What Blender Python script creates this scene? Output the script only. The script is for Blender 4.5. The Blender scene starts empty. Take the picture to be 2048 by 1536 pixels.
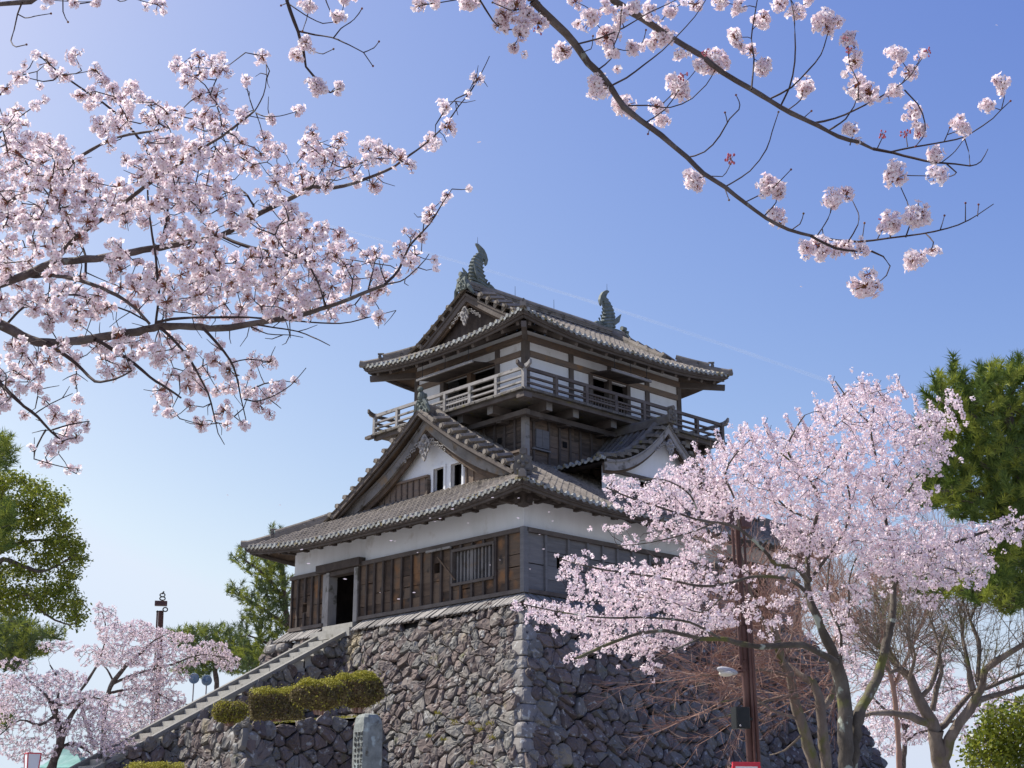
import bpy, math, random
import numpy as np
from mathutils import Vector
random.seed(7)
rng = np.random.default_rng(11)
R = math.radians
scene = bpy.context.scene
col = scene.collection

# ------------------------------------------------------------------ camera, world, sun
PHI, PITCH = R(47), math.atan(902/2870)
H = np.array([math.cos(PHI), math.sin(PHI), 0.0]); RT = np.array([math.sin(PHI), -math.cos(PHI), 0.0]); ZZ = np.array([0, 0, 1.0])
FW = H*math.cos(PITCH) + ZZ*math.sin(PITCH); UP = -H*math.sin(PITCH) + ZZ*math.cos(PITCH)
CAM = -50*H - 0.42*RT + ZZ*1.6
def at(x, y, D):
    """point at depth D metres ahead of the camera, seen at photograph pixel x, y (2048 wide)"""
    return CAM + D*(FW + RT*(x-1024)/2870 - UP*(y-768)/2870)
cd = bpy.data.cameras.new("camera"); cam = bpy.data.objects.new("camera", cd); col.objects.link(cam)
cd.sensor_width = 36; cd.lens = 36*2870/2048; cd.clip_start = 0.1; cd.clip_end = 60000
cam.location = CAM; cam.rotation_euler = (math.pi/2 + PITCH, 0, PHI - math.pi/2)
scene.camera = cam

SUN_AZ, SUN_EL = R(117), R(50)         # math angle from +X, elevation
w = bpy.data.worlds.new("World"); scene.world = w; w.use_nodes = True
nt = w.node_tree; bg = nt.nodes["Background"]
sky = nt.nodes.new("ShaderNodeTexSky"); sky.sky_type = 'NISHITA'; sky.sun_disc = False
sky.sun_elevation = SUN_EL; sky.sun_rotation = math.pi/2 - SUN_AZ
sky.air_density = 1.0; sky.dust_density = 2.0; sky.ozone_density = 4.5; sky.altitude = 30
# tone of the sky: per-channel response (deeper blue overhead, whiter towards the horizon haze)
EXPO = 0.5; BGS = 0.14
sep = nt.nodes.new("ShaderNodeSeparateColor"); cmb = nt.nodes.new("ShaderNodeCombineColor"); nt.links.new(sky.outputs[0], sep.inputs[0])
for i, (g, c) in enumerate(((1.59, 3.12), (1.43, 1.90), (.687, 1.12))):
    m1 = nt.nodes.new("ShaderNodeMath"); m1.operation = 'MULTIPLY'; m1.inputs[1].default_value = .14
    m2 = nt.nodes.new("ShaderNodeMath"); m2.operation = 'POWER'; m2.inputs[1].default_value = g
    m3 = nt.nodes.new("ShaderNodeMath"); m3.operation = 'MULTIPLY'; m3.inputs[1].default_value = c/BGS/2**EXPO
    nt.links.new(sep.outputs[i], m1.inputs[0]); nt.links.new(m1.outputs[0], m2.inputs[0]); nt.links.new(m2.outputs[0], m3.inputs[0])
    m4 = nt.nodes.new("ShaderNodeMath"); m4.operation = 'MINIMUM'; m4.inputs[1].default_value = (.77, .86, 1.02)[i]/BGS/2**EXPO; nt.links.new(m3.outputs[0], m4.inputs[0]); nt.links.new(m4.outputs[0], cmb.inputs[i])
# pale haze low over the horizon
wtc = nt.nodes.new("ShaderNodeTexCoord"); wsp = nt.nodes.new("ShaderNodeSeparateXYZ"); nt.links.new(wtc.outputs["Generated"], wsp.inputs[0])
wmr = nt.nodes.new("ShaderNodeMapRange"); wmr.inputs[1].default_value = .0; wmr.inputs[2].default_value = .22; wmr.inputs[3].default_value = 1; wmr.inputs[4].default_value = 0; nt.links.new(wsp.outputs[2], wmr.inputs[0])
wmx = nt.nodes.new("ShaderNodeMix"); wmx.data_type = 'RGBA'; nt.links.new(wmr.outputs[0], wmx.inputs[0]); nt.links.new(cmb.outputs[0], wmx.inputs[6]); wmx.inputs[7].default_value = (.70/BGS/2**EXPO, .81/BGS/2**EXPO, .98/BGS/2**EXPO, 1)
nt.links.new(wmx.outputs[2], bg.inputs[0]); bg.inputs[1].default_value = BGS
sd = bpy.data.lights.new("sun", 'SUN'); sd.energy = 4.8; sd.angle = R(0.5); sd.color = (1, 0.95, 0.87)
so = bpy.data.objects.new("sun", sd); col.objects.link(so)
SD = Vector((math.cos(SUN_EL)*math.cos(SUN_AZ), math.cos(SUN_EL)*math.sin(SUN_AZ), math.sin(SUN_EL)))
so.rotation_euler = SD.to_track_quat('Z', 'Y').to_euler(); so.location = (0, 0, 60)
scene.view_settings.view_transform = 'Standard'; scene.view_settings.look = 'None'
scene.view_settings.exposure = EXPO; scene.view_settings.gamma = 1

# ------------------------------------------------------------------ mesh helpers
class MB:
    def __init__(s): s.v = []; s.n = 0; s.f = []; s.m = []
    def add(s, verts, faces, mi=0):
        verts = np.asarray(verts, float).reshape(-1, 3)
        s.v.append(verts)
        if isinstance(faces, np.ndarray):
            s.f.append((faces + s.n, mi))
        else:
            d = {}
            for fc in faces: d.setdefault(len(fc), []).append(fc)
            for k, a in d.items(): s.f.append((np.array(a) + s.n, mi))
        s.n += len(verts)
    def build(s, name, mats, parent=None, smooth=False, loc=None):
        if not isinstance(mats, (list, tuple)): mats = [mats]
        me = bpy.data.meshes.new(name)
        V = np.concatenate(s.v) if s.v else np.zeros((0, 3))
        if loc is not None: V = V - np.array(loc)
        me.vertices.add(len(V)); me.vertices.foreach_set('co', V.astype(np.float32).ravel())
        nl = sum(a.size for a, _ in s.f); nf = sum(len(a) for a, _ in s.f)
        me.loops.add(nl); me.polygons.add(nf)
        me.loops.foreach_set('vertex_index', np.concatenate([a.ravel() for a, _ in s.f]).astype(np.int32))
        tot = np.concatenate([np.full(len(a), a.shape[1]) for a, _ in s.f]).astype(np.int32)
        st = np.concatenate([[0], np.cumsum(tot)[:-1]]).astype(np.int32)
        me.polygons.foreach_set('loop_start', st); me.polygons.foreach_set('loop_total', tot)
        me.polygons.foreach_set('material_index', np.concatenate([np.full(len(a), m) for a, m in s.f]).astype(np.int32))
        me.polygons.foreach_set('use_smooth', np.full(nf, smooth))
        for m in mats: me.materials.append(m)
        me.update(calc_edges=True)
        o = bpy.data.objects.new(name, me); col.objects.link(o)
        if loc is not None: o.location = loc
        if parent is not None:
            o.parent = parent
            pl = parent_world(parent)
            o.location = Vector(o.location) - pl
        return o
def parent_world(p):
    l = Vector(p.location)
    while p.parent is not None:
        p = p.parent; l += Vector(p.location)
    return l
def tag(o, label, cat, group=None, kind=None):
    if label: o['label'] = label
    if cat: o['category'] = cat
    if group: o['group'] = group
    if kind: o['kind'] = kind
    return o
def thing(name, label, cat, loc=(0, 0, 0), group=None):
    o = bpy.data.objects.new(name, None); col.objects.link(o); o.location = tuple(loc); o.empty_display_size = 0.5
    return tag(o, label, cat, group)
QB = [(0, 3, 2, 1), (4, 5, 6, 7), (0, 1, 5, 4), (1, 2, 6, 5), (2, 3, 7, 6), (3, 0, 4, 7)]
def box(mb, x0, x1, y0, y1, z0, z1, mi=0):
    mb.add([(x0, y0, z0), (x1, y0, z0), (x1, y1, z0), (x0, y1, z0), (x0, y0, z1), (x1, y0, z1), (x1, y1, z1), (x0, y1, z1)], QB, mi)
def obox(mb, p, q, wd, ht, up=(0, 0, 1), mi=0, vert=False):
    """box beam from p to q, width wd (side), height ht, centred"""
    sweep(mb, [p, q], [(-wd/2, -ht/2), (wd/2, -ht/2), (wd/2, ht/2), (-wd/2, ht/2)], up, mi, vert)
def sweep(mb, pts, prof, up=(0, 0, 1), mi=0, vert=False, scales=None):
    pts = [np.array(p, float) for p in pts]; up = np.array(up, float); k = len(prof); V = []
    for i, p in enumerate(pts):
        t = pts[min(i+1, len(pts)-1)] - pts[max(i-1, 0)]; t /= np.linalg.norm(t)
        s = np.cross(t, up); s /= np.linalg.norm(s); n = up if vert else np.cross(s, t)
        sc = scales[i] if scales is not None else (1, 1)
        for a, b in prof: V.append(p + s*a*sc[0] + n*b*sc[1])
    F = []
    for i in range(len(pts)-1):
        for j in range(k):
            F.append((i*k+j, i*k+(j+1) % k, (i+1)*k+(j+1) % k, (i+1)*k+j))
    F.append(tuple(range(k-1, -1, -1))); F.append(tuple((len(pts)-1)*k+j for j in range(k)))
    mb.add(V, F, mi)
def circ(r, k=8, sx=1, sy=1, off=0): return [(r*sx*math.cos(2*math.pi*i/k+off), r*sy*math.sin(2*math.pi*i/k+off)) for i in range(k)]
def tube(mb, pts, rad, k=5, mi=0):
    pts = np.asarray(pts, float); n = len(pts); rad = np.asarray(rad, float)
    T = np.empty_like(pts); T[1:-1] = pts[2:]-pts[:-2]; T[0] = pts[1]-pts[0]; T[-1] = pts[-1]-pts[-2]
    T /= np.linalg.norm(T, axis=1)[:, None] + 1e-9
    a = np.array([0, 0, 1.0]) if abs(T[:, 2]).mean() < .8 else np.array([1.0, 0, 0])
    S = np.cross(T, a); S /= np.linalg.norm(S, axis=1)[:, None] + 1e-9; N = np.cross(S, T)
    an = np.arange(k)*2*math.pi/k
    V = pts[:, None] + rad[:, None, None]*(np.cos(an)[None, :, None]*S[:, None] + np.sin(an)[None, :, None]*N[:, None])
    i = np.arange(n-1)[:, None]*k; j = np.arange(k)[None]; j2 = (j+1) % k
    F = np.stack([i+j, i+j2, i+k+j2, i+k+j], -1).reshape(-1, 4)
    mb.add(V.reshape(-1, 3), F, mi)
def ellipsoid(mb, c, r, nu=12, nv=8, mi=0, noise=0):
    V = []; F = []
    for i in range(nv+1):
        for j in range(nu):
            a, b = math.pi*i/nv, 2*math.pi*j/nu; s = 1+random.uniform(-noise, noise)
            V.append((c[0]+r[0]*s*math.sin(a)*math.cos(b), c[1]+r[1]*s*math.sin(a)*math.sin(b), c[2]+r[2]*s*math.cos(a)))
    for i in range(nv):
        for j in range(nu): F.append((i*nu+j, (i+1)*nu+j, (i+1)*nu+(j+1) % nu, i*nu+(j+1) % nu))
    mb.add(V, F, mi)

# ------------------------------------------------------------------ materials
def mat(name, cols, scale=3, stretch=(1, 1, 1), rough=.8, bump=.3, bscale=None, island=0.35, spots=None, transl=0, contrast=(.3, .7), detail=6, spec=.3, jit=0.0):
    """cols: list of rgb from dark to light, mixed by noise and per-piece random"""
    m = bpy.data.materials.new(name); m.use_nodes = True; t = m.node_tree; N, L = t.nodes, t.links
    b = N["Principled BSDF"]; b.inputs["Roughness"].default_value = rough
    b.inputs["Specular IOR Level"].default_value = spec
    tc = N.new("ShaderNodeTexCoord"); mp = N.new("ShaderNodeMapping"); mp.inputs[3].default_value = stretch
    L.new(tc.outputs["Object"], mp.inputs[0])
    ge = N.new("ShaderNodeNewGeometry")
    ns = N.new("ShaderNodeTexNoise"); ns.inputs["Scale"].default_value = scale; ns.inputs["Detail"].default_value = detail
    ns.inputs["Roughness"].default_value = .6
    ns.noise_dimensions = '4D'; ml = N.new("ShaderNodeMath"); ml.operation = 'MULTIPLY'; ml.inputs[1].default_value = 37 if island else 0
    L.new(ge.outputs["Random Per Island"], ml.inputs[0]); L.new(ml.outputs[0], ns.inputs["W"])
    L.new(mp.outputs[0], ns.inputs["Vector"])
    mx = N.new("ShaderNodeMix"); mx.data_type = 'FLOAT'; mx.inputs[0].default_value = island
    mr = N.new("ShaderNodeMapRange"); mr.inputs[1].default_value = contrast[0]; mr.inputs[2].default_value = contrast[1]
    L.new(ns.outputs["Fac"], mr.inputs[0]); L.new(mr.outputs[0], mx.inputs[2]); L.new(ge.outputs["Random Per Island"], mx.inputs[3])
    rp = N.new("ShaderNodeValToRGB"); e = rp.color_ramp.elements
    while len(e) < len(cols): e.new(0.5)
    for i, c in enumerate(cols): e[i].position = i/(max(1, len(cols)-1)); e[i].color = (*c, 1)
    L.new(mx.outputs[0], rp.inputs[0]); last = rp.outputs[0]
    for sp in (spots or []):       # (colour, scale, threshold, softness)
        n2 = N.new("ShaderNodeTexNoise"); n2.inputs["Scale"].default_value = sp[1]; n2.inputs["Detail"].default_value = 5; L.new(tc.outputs["Object"], n2.inputs["Vector"])
        r2 = N.new("ShaderNodeMapRange"); r2.inputs[1].default_value = sp[2]; r2.inputs[2].default_value = sp[2]+sp[3]; L.new(n2.outputs["Fac"], r2.inputs[0])
        m2 = N.new("ShaderNodeMix"); m2.data_type = 'RGBA'; L.new(r2.outputs[0], m2.inputs[0]); L.new(last, m2.inputs[6]); m2.inputs[7].default_value = (*sp[0], 1); last = m2.outputs[2]
    L.new(last, b.inputs["Base Color"])
    if bump:
        bn = N.new("ShaderNodeBump"); bn.inputs["Strength"].default_value = bump; bn.inputs["Distance"].default_value = .04
        n3 = N.new("ShaderNodeTexNoise"); n3.inputs["Scale"].default_value = bscale or scale*3; n3.inputs["Detail"].default_value = 5
        L.new(mp.outputs[0], n3.inputs["Vector"]); L.new(n3.outputs["Fac"], bn.inputs["Height"]); L.new(bn.outputs[0], b.inputs["Normal"])
    if transl:
        tr = N.new("ShaderNodeBsdfTranslucent"); L.new(last, tr.inputs[0]); ms = N.new("ShaderNodeMixShader"); ms.inputs[0].default_value = transl
        L.new(b.outputs[0], ms.inputs[1]); L.new(tr.outputs[0], ms.inputs[2]); L.new(ms.outputs[0], N["Material Output"].inputs[0])
    return m
M = {}
M['plaster'] = mat('plaster', [(.70, .70, .70), (.79, .79, .80), (.84, .845, .86)], 1.2, (1, 1, .25), .9, .12, 12, 0, spots=[((.56, .53, .49), 1.3, .62, .16), ((.45, .42, .38), 3.5, .74, .1)])
M['wood_brown'] = mat('wood_brown', [(.035, .025, .02), (.09, .060, .042), (.175, .118, .078), (.115, .088, .068)], 1.3, (1, .8, 7), .8, .35, 3, .7, spots=[((.27, .135, .06), 1.1, .55, .12), ((.05, .04, .035), 2.3, .6, .1)])
M['wood_grey'] = mat('wood_grey', [(.10, .095, .095), (.17, .165, .17), (.23, .22, .22)], 1.5, (.8, 1, 7), .85, .3, 4, .5)
M['wood_mixed'] = mat('wood_mixed', [(.045, .037, .034), (.11, .085, .068), (.22, .16, .12), (.12, .11, .11)], 1.6, (.8, .8, 5), .85, .35, 4, .5, spots=[((.30, .18, .10), 1.2, .62, .1)])
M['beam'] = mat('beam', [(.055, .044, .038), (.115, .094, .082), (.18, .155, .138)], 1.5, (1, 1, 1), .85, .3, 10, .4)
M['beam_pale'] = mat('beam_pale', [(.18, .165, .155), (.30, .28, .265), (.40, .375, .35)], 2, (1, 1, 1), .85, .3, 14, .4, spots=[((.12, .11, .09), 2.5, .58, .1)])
M['beam_dark'] = mat('beam_dark', [(.035, .027, .024), (.075, .058, .05), (.12, .095, .08)], 2, (1, 1, 1), .85, .3, 10, .4)
M['tile'] = mat('tile', [(.125, .108, .09), (.215, .185, .155), (.32, .28, .235)], 1.4, (1, 1, 1), .85, .3, 20, .25, spots=[((.10, .085, .07), 3.5, .58, .08), ((.42, .40, .36), 7, .66, .06)])
M['tile_end'] = mat('tile_end', [(.16, .15, .13), (.28, .28, .26), (.40, .42, .42)], 6, (1, 1, 1), .8, .4, 25, .6, spots=[((.20, .16, .07), 5, .56, .08)])
M['tile_dark'] = mat('tile_dark', [(.07, .062, .055), (.14, .125, .11), (.2, .19, .17)], 3, (1, 1, 1), .8, .4, 18, .4, spots=[((.17, .15, .06), 3, .6, .08)])
M['copper'] = mat('verdigris_stone', [(.07, .085, .075), (.15, .17, .15), (.26, .27, .23)], 4, (1, 1, 1), .7, .4, 14, .3)
M['barge'] = mat('weathered_board', [(.12, .11, .105), (.20, .185, .175), (.28, .26, .25)], 1.6, (1, 1, 1), .85, .4, 14, .3, spots=[((.09, .075, .06), 2.2, .56, .12), ((.26, .18, .11), 1.3, .6, .12)])
M['soffit'] = mat('soffit_board', [(.05, .035, .026), (.10, .07, .05), (.15, .10, .065)], 2, (1, 1, 1), .85, .3, 12, 0)
M['skirt'] = mat('weathered_plank', [(.13, .122, .115), (.23, .215, .205), (.34, .32, .30)], 3, (1, 1, 1), .85, .3, 18, .6)
STC = [(.05, .043, .039), (.125, .097, .088), (.20, .155, .138), (.16, .154, .142), (.22, .198, .175), (.11, .087, .082), (.18, .147, .132), (.25, .215, .185)]
M['stone'] = mat('field_stone', STC, 2.2, (1, 1, 1), .9, .55, 9, .75, spots=[((.34, .33, .31), 4.5, .6, .06), ((.05, .045, .045), 3.0, .6, .1), ((.13, .13, .05), 1.1, .66, .1), ((.30, .25, .17), .5, .66, .06)], contrast=(.2, .8))
M['stone_corner'] = mat('corner_stone', [(.13, .12, .11), (.23, .21, .195), (.32, .30, .27)], 2.5, (1, 1, 1), .9, .5, 10, .5, spots=[((.42, .42, .40), 6, .58, .06), ((.05, .045, .045), 3.2, .6, .08)])
M['mortar'] = mat('wall_core', [(.012, .011, .011), (.03, .027, .025)], 4, island=0)
M['concrete'] = mat('stair_stone', [(.26, .25, .22), (.36, .345, .31), (.44, .43, .39)], 2.5, (1, 1, 1), .9, .35, 22, .35, spots=[((.16, .15, .12), 2, .62, .1)])
M['concrete_dark'] = mat('parapet_stone', [(.18, .17, .155), (.27, .26, .235)], 2.5, (1, 1, 1), .9, .35, 22, .2, spots=[((.10, .10, .08), 2, .6, .1)])
M['grass'] = mat('grass_green', [(.05, .07, .02), (.10, .12, .03), (.16, .17, .05)], 6, island=.5)
M['ground'] = mat('gravel_ground', [(.20, .195, .185), (.30, .295, .285)], .6, island=0)
M['bark'] = mat('cherry_bark', [(.055, .04, .036), (.11, .085, .075), (.19, .155, .14)], 9, (1, 1, 1), .9, .6, 26, 0, spots=[((.22, .22, .19), 14, .64, .05)])
M['twig'] = mat('cherry_twig', [(.035, .022, .02), (.075, .05, .045)], 9, island=.3, bump=0)
M['bark_far'] = mat('mossy_bark', [(.045, .037, .03), (.095, .08, .065), (.16, .14, .115)], 3, (1, 1, .6), .9, .5, 16, 0, spots=[((.34, .37, .31), 3.2, .62, .04), ((.13, .13, .04), 1.5, .58, .1)])
M['bark_tan'] = mat('tan_bark', [(.09, .07, .055), (.19, .15, .12), (.30, .25, .20)], 3, (1, 1, .6), .9, .5, 16, .2, spots=[((.15, .15, .05), 1.6, .56, .1)])
M['twig_red'] = mat('reddish_twig', [(.18, .09, .07), (.33, .19, .145), (.44, .33, .27)], 2, island=.8, bump=0)
M['petal'] = mat('blossom_petal', [(.86, .69, .73), (.93, .83, .855), (.955, .92, .925)], 3, rough=.7, bump=0, island=.85, transl=.46, spec=.15)
M['petal_far'] = mat('blossom_petal_far', [(.83, .66, .71), (.90, .78, .81), (.94, .88, .89)], 3, rough=.7, bump=0, island=.8, transl=.3, spec=.15)
M['calyx'] = mat('calyx', [(.16, .035, .04), (.28, .10, .05), (.20, .14, .04)], 3, rough=.7, bump=0, island=.9)
M['bud'] = mat('bud', [(.35, .05, .08), (.55, .16, .2)], 3, rough=.6, bump=0, island=.9)
M['needle'] = mat('pine_needle', [(.035, .06, .016), (.10, .15, .028), (.20, .26, .05)], .9, rough=.6, bump=0, island=.45, transl=.2, contrast=(.35, .65))
M['needle_far'] = mat('pine_needle_far', [(.04, .07, .035), (.09, .13, .045), (.17, .21, .06)], .7, rough=.6, bump=0, island=.45, transl=.2)
M['needle_lit'] = mat('pine_sunlit_needle', [(.14, .19, .03), (.27, .31, .05), (.40, .42, .08)], .9, rough=.6, bump=0, island=.45, transl=.3)  # lighter copy of the needle colour, paints sunlight onto pine tufts
M['leaf'] = mat('evergreen_leaf', [(.03, .05, .01), (.12, .16, .018), (.28, .30, .03), (.44, .38, .05)], .7, rough=.4, bump=0, island=.35, transl=.3, contrast=(.3, .7))
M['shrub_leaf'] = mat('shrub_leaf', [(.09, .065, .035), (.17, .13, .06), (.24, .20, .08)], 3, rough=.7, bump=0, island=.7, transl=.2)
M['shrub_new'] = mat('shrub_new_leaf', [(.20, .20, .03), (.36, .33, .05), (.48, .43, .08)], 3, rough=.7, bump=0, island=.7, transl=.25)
M['rust'] = mat('brown_paint', [(.055, .027, .025), (.10, .05, .045), (.15, .085, .075)], 2.5, (1, 1, .4), .5, .15, 12, 0)
M['black'] = mat('black_metal', [(.010, .011, .011), (.022, .024, .024)], 3, rough=.45, bump=0, island=0)
M['void'] = mat('dark_interior', [(.006, .005, .005), (.012, .01, .01)], 3, island=0, bump=0)
M['lamp_metal'] = mat('lamp_metal', [(.35, .34, .35), (.5, .49, .5)], 3, rough=.35, bump=0, island=0)
M['lamp_glass'] = mat('lamp_glass', [(.55, .52, .42), (.7, .66, .55)], 3, rough=.2, bump=0, island=0)
M['red'] = mat('red_paint', [(.55, .03, .05), (.65, .05, .07)], 3, rough=.5, bump=0, island=0)
M['white'] = mat('white_panel', [(.75, .74, .76), (.82, .81, .82)], 3, rough=.6, bump=0, island=0)
M['teal'] = mat('teal_roof', [(.10, .26, .22), (.18, .38, .33), (.35, .52, .48)], 1.5, (1, 4, 1), .5, .1, 6, .2)
M['blue_disc'] = mat('blue_lens', [(.08, .16, .28), (.2, .32, .48), (.35, .38, .36)], 7, rough=.25, bump=0, island=0)
M['greenstone'] = mat('monument_stone', [(.15, .16, .148), (.24, .255, .235), (.33, .35, .325)], 3, (1, 1, 1), .85, .4, 14, 0, spots=[((.42, .48, .46), 2.5, .58, .08), ((.10, .09, .07), 3, .6, .1)])
M['ink'] = mat('carved_letter', [(.045, .045, .045), (.07, .07, .065)], 3, island=0, bump=0)

# ------------------------------------------------------------------ ground
def gz(x, y):
    d = math.hypot(x-CAM[0], y-CAM[1]); t = min(1, max(0, (d-14)/22)); return 2.3*t*t*(3-2*t)
mb = MB(); ring = [0, 4, 8, 12, 15, 18, 21, 24, 27, 30, 33, 36, 40, 60, 120, 400, 2500, 9000]; K = 48
V = [(CAM[0]+r*math.cos(2*math.pi*j/K), CAM[1]+r*math.sin(2*math.pi*j/K), 0) for r in ring for j in range(K)]
V = [(x, y, gz(x, y)-.02) for x, y, z in V]
mb.add(V, [(i*K+j, i*K+(j+1) % K, (i+1)*K+(j+1) % K, (i+1)*K+j) for i in range(len(ring)-1) for j in range(K)])
tag(mb.build('ground', M['ground'], smooth=True), 'gravel and grass ground around the castle', None, kind='structure')

# ------------------------------------------------------------------ field-stone walls
def clip(poly, a, b, c):        # keep a*x+b*y<=c
    out = []
    for i in range(len(poly)):
        p, q = poly[i], poly[(i+1) % len(poly)]; dp, dq = a*p[0]+b*p[1]-c, a*q[0]+b*q[1]-c
        if dp <= 0: out.append(p)
        if dp*dq < 0: t = dp/(dp-dq); out.append((p[0]+t*(q[0]-p[0]), p[1]+t*(q[1]-p[1])))
    return out
def stone_face(mb, org, sv, tv, nv, s0, s1, t1, sz=(.62, .46), lim=None, seed=1, bulge=.10, mi=0, drop=.2):
    """irregular stones over the parallelogram org + s*sv + t*tv (0<=t<=t1), bulging along nv. lim(s,t)->bool keeps a stone"""
    rd = random.Random(seed); org, sv, tv, nv = [np.array(a, float) for a in (org, sv, tv, nv)]
    nx, ny = int((s1-s0)/sz[0])+3, int(t1/sz[1])+3; G = {}
    for j in range(-1, ny):
        for i in range(-1, nx):
            if rd.random() < drop: continue
            G[(i, j)] = (s0+(i+.5*(j % 2)+.25+rd.uniform(-.42, .42))*sz[0], (j+.5+rd.uniform(-.4, .4))*sz[1], rd.uniform(.3, 1.7))
    for (i, j), (cx, cy, cw) in G.items():
        if lim and not lim(cx, cy): continue
        if cx < s0-.2 or cx > s1+.2 or cy < -.2 or cy > t1+.25: continue
        poly = [(cx-1.1*sz[0], cy-1.05*sz[1]), (cx+1.1*sz[0], cy-1.05*sz[1]), (cx+1.1*sz[0], cy+1.05*sz[1]), (cx-1.1*sz[0], cy+1.05*sz[1])]
        for di in (-3, -2, -1, 0, 1, 2, 3):
            for dj in (-2, -1, 0, 1, 2):
                g = G.get((i+di, j+dj))
                if g is None or (di == 0 and dj == 0): continue
                a, b = g[0]-cx, g[1]-cy; f = .5+.12*(cw-g[2]); mx, my = cx+a*f, cy+b*f
                poly = clip(poly, a, b, a*mx+b*my)
                if len(poly) < 3: break
            if len(poly) < 3: break
        if len(poly) < 3: continue
        ring = []
        for k in range(len(poly)):
            p, q = poly[k], poly[(k+1) % len(poly)]
            if math.hypot(p[0]-q[0], p[1]-q[1]) < .05: ring.append(((p[0]+q[0])/2, (p[1]+q[1])/2)); continue
            for f in (.2, .5, .8): ring.append((p[0]+f*(q[0]-p[0]), p[1]+f*(q[1]-p[1])))
        gx, gy = sum(p[0] for p in ring)/len(ring), sum(p[1] for p in ring)/len(ring)
        n = len(ring); jit = [rd.uniform(.93, 1.0) for _ in ring]; tx, ty = rd.uniform(-.3, .3), rd.uniform(-.35, .2); hh = bulge*rd.uniform(.7, 1.35)
        V = []
        for sc, h in ((.99, -.9), (.975, .2), (.89, .78), (.5, .98)):
            for (px, py), jj in zip(ring, jit):
                k = sc*(jj if sc > .6 else 1); x, y = (px-gx)*k, (py-gy)*k
                z = h*hh+(x*tx+y*ty if h > .3 else 0)+rd.uniform(-.03, .03)
                V.append(org+sv*(gx+x)+tv*(gy+y)+nv*z)
        V.append(org+sv*gx+tv*gy+nv*(hh*rd.uniform(.9, 1.15)))
        F = [(r*n+k, r*n+(k+1) % n, (r+1)*n+(k+1) % n, (r+1)*n+k) for r in range(3) for k in range(n)]+[(3*n+k, 3*n+(k+1) % n, 4*n) for k in range(n)]
        mb.add(V, F, mi)
def rock(mb, c, ax, ay, az, rd, mi=1, p=3.2):
    """boulder: rounded block with half axes given as vectors"""
    c, ax, ay, az = [np.array(a, float) for a in (c, ax, ay, az)]; n = 6; ids = {}; V = []; F = []
    def vid(x, y, z):
        k = (round(x, 3), round(y, 3), round(z, 3))
        if k not in ids:
            q = (abs(x)**p+abs(y)**p+abs(z)**p)**(-1/p); q *= rd.uniform(.965, 1.02)
            # points are first spread towards the faces of the block
            ids[k] = len(V); V.append(c+ax*x*q+ay*y*q+az*z*q)
        return ids[k]
    g = [-1, -.86, -.45, 0, .45, .86, 1]
    for ax_ in range(3):
        for sg in (-1, 1):
            for i in range(n):
                for j in range(n):
                    q = []
                    for a, b in ((g[i], g[j]), (g[i+1], g[j]), (g[i+1], g[j+1]), (g[i], g[j+1])):
                        t = [a, b]; t.insert(ax_, sg); q.append(vid(*t))
                    F.append(tuple(q if sg > 0 else q[::-1]))
    mb.add(V, F, mi)
BK = .35; ZT = 9.28; ZB = 2.0
mb = MB(); nn = math.hypot(1, BK); HT = (ZT-ZB)*nn
bx = .5+BK*(ZT-ZB)
# left face (-X): s along +Y, t up the slope
stone_face(mb, (-bx, 0, ZB), (0, 1, 0), (BK/nn, 0, 1/nn), (-1/nn, 0, BK/nn), -bx+.2, 15.0, HT-.36, (.47, .36), lim=lambda s, t: s > -bx+BK*t/nn+.3 and s < 15.2+BK*(ZT-ZB-t/nn), seed=3)
stone_face(mb, (0, -bx, ZB), (1, 0, 0), (0, BK/nn, 1/nn), (0, -1/nn, BK/nn), -bx+.2, 16.6+bx, HT-.36, (.54, .40), lim=lambda s, t: s > -bx+BK*t/nn+.3 and s < 16.6+BK*(ZT-ZB-t/nn)-.1, seed=5)
# core
c0 = .42; V = []
for z in (ZB, ZT-.12):
    e = c0+BK*(ZT-z)-.06; V += [(-e, -e, z), (16.55+BK*(ZT-z), -e, z), (16.55+BK*(ZT-z), 14.2+e, z), (-e, 14.2+e, z)]
mb.add(V, QB, 2)
rd = random.Random(4)
for cx0, sx in ((0, -1), (16.0, 1)):                    # long corner blocks, turned left and right in turn
    z = ZB; k = 0
    while z < ZT-.45:
        h = rd.uniform(.38, .68); zc = z+h/2; e = .52+BK*(ZT-zc); X = cx0+sx*e; Y = -e
        la, lb = (1.0, .5) if k % 2 else (.52, .95); la *= rd.uniform(.6, 1.15); lb *= rd.uniform(.65, 1.15)
        c = (X-sx*(la+.0), Y+lb+.0, zc)
        rock(mb, c, (la, 0, 0), (0, lb, 0), (-sx*BK*h*.5, BK*h*.5, h*.53), rd, 1, 6)
        z += h*.97; k += 1
for y in (14.4, 13.7): rock(mb, (-.5, y, 8.95), (.4, 0, 0), (0, .38, 0), (0, 0, .2), rd, 1)
sb = mb.build('stone_base', [M['stone'], M['stone_corner'], M['mortar']])
sb.name = 'rubble_wall'; tag(sb, 'tall sloping castle base of rough grey and purple field stones', 'stone wall')
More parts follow.
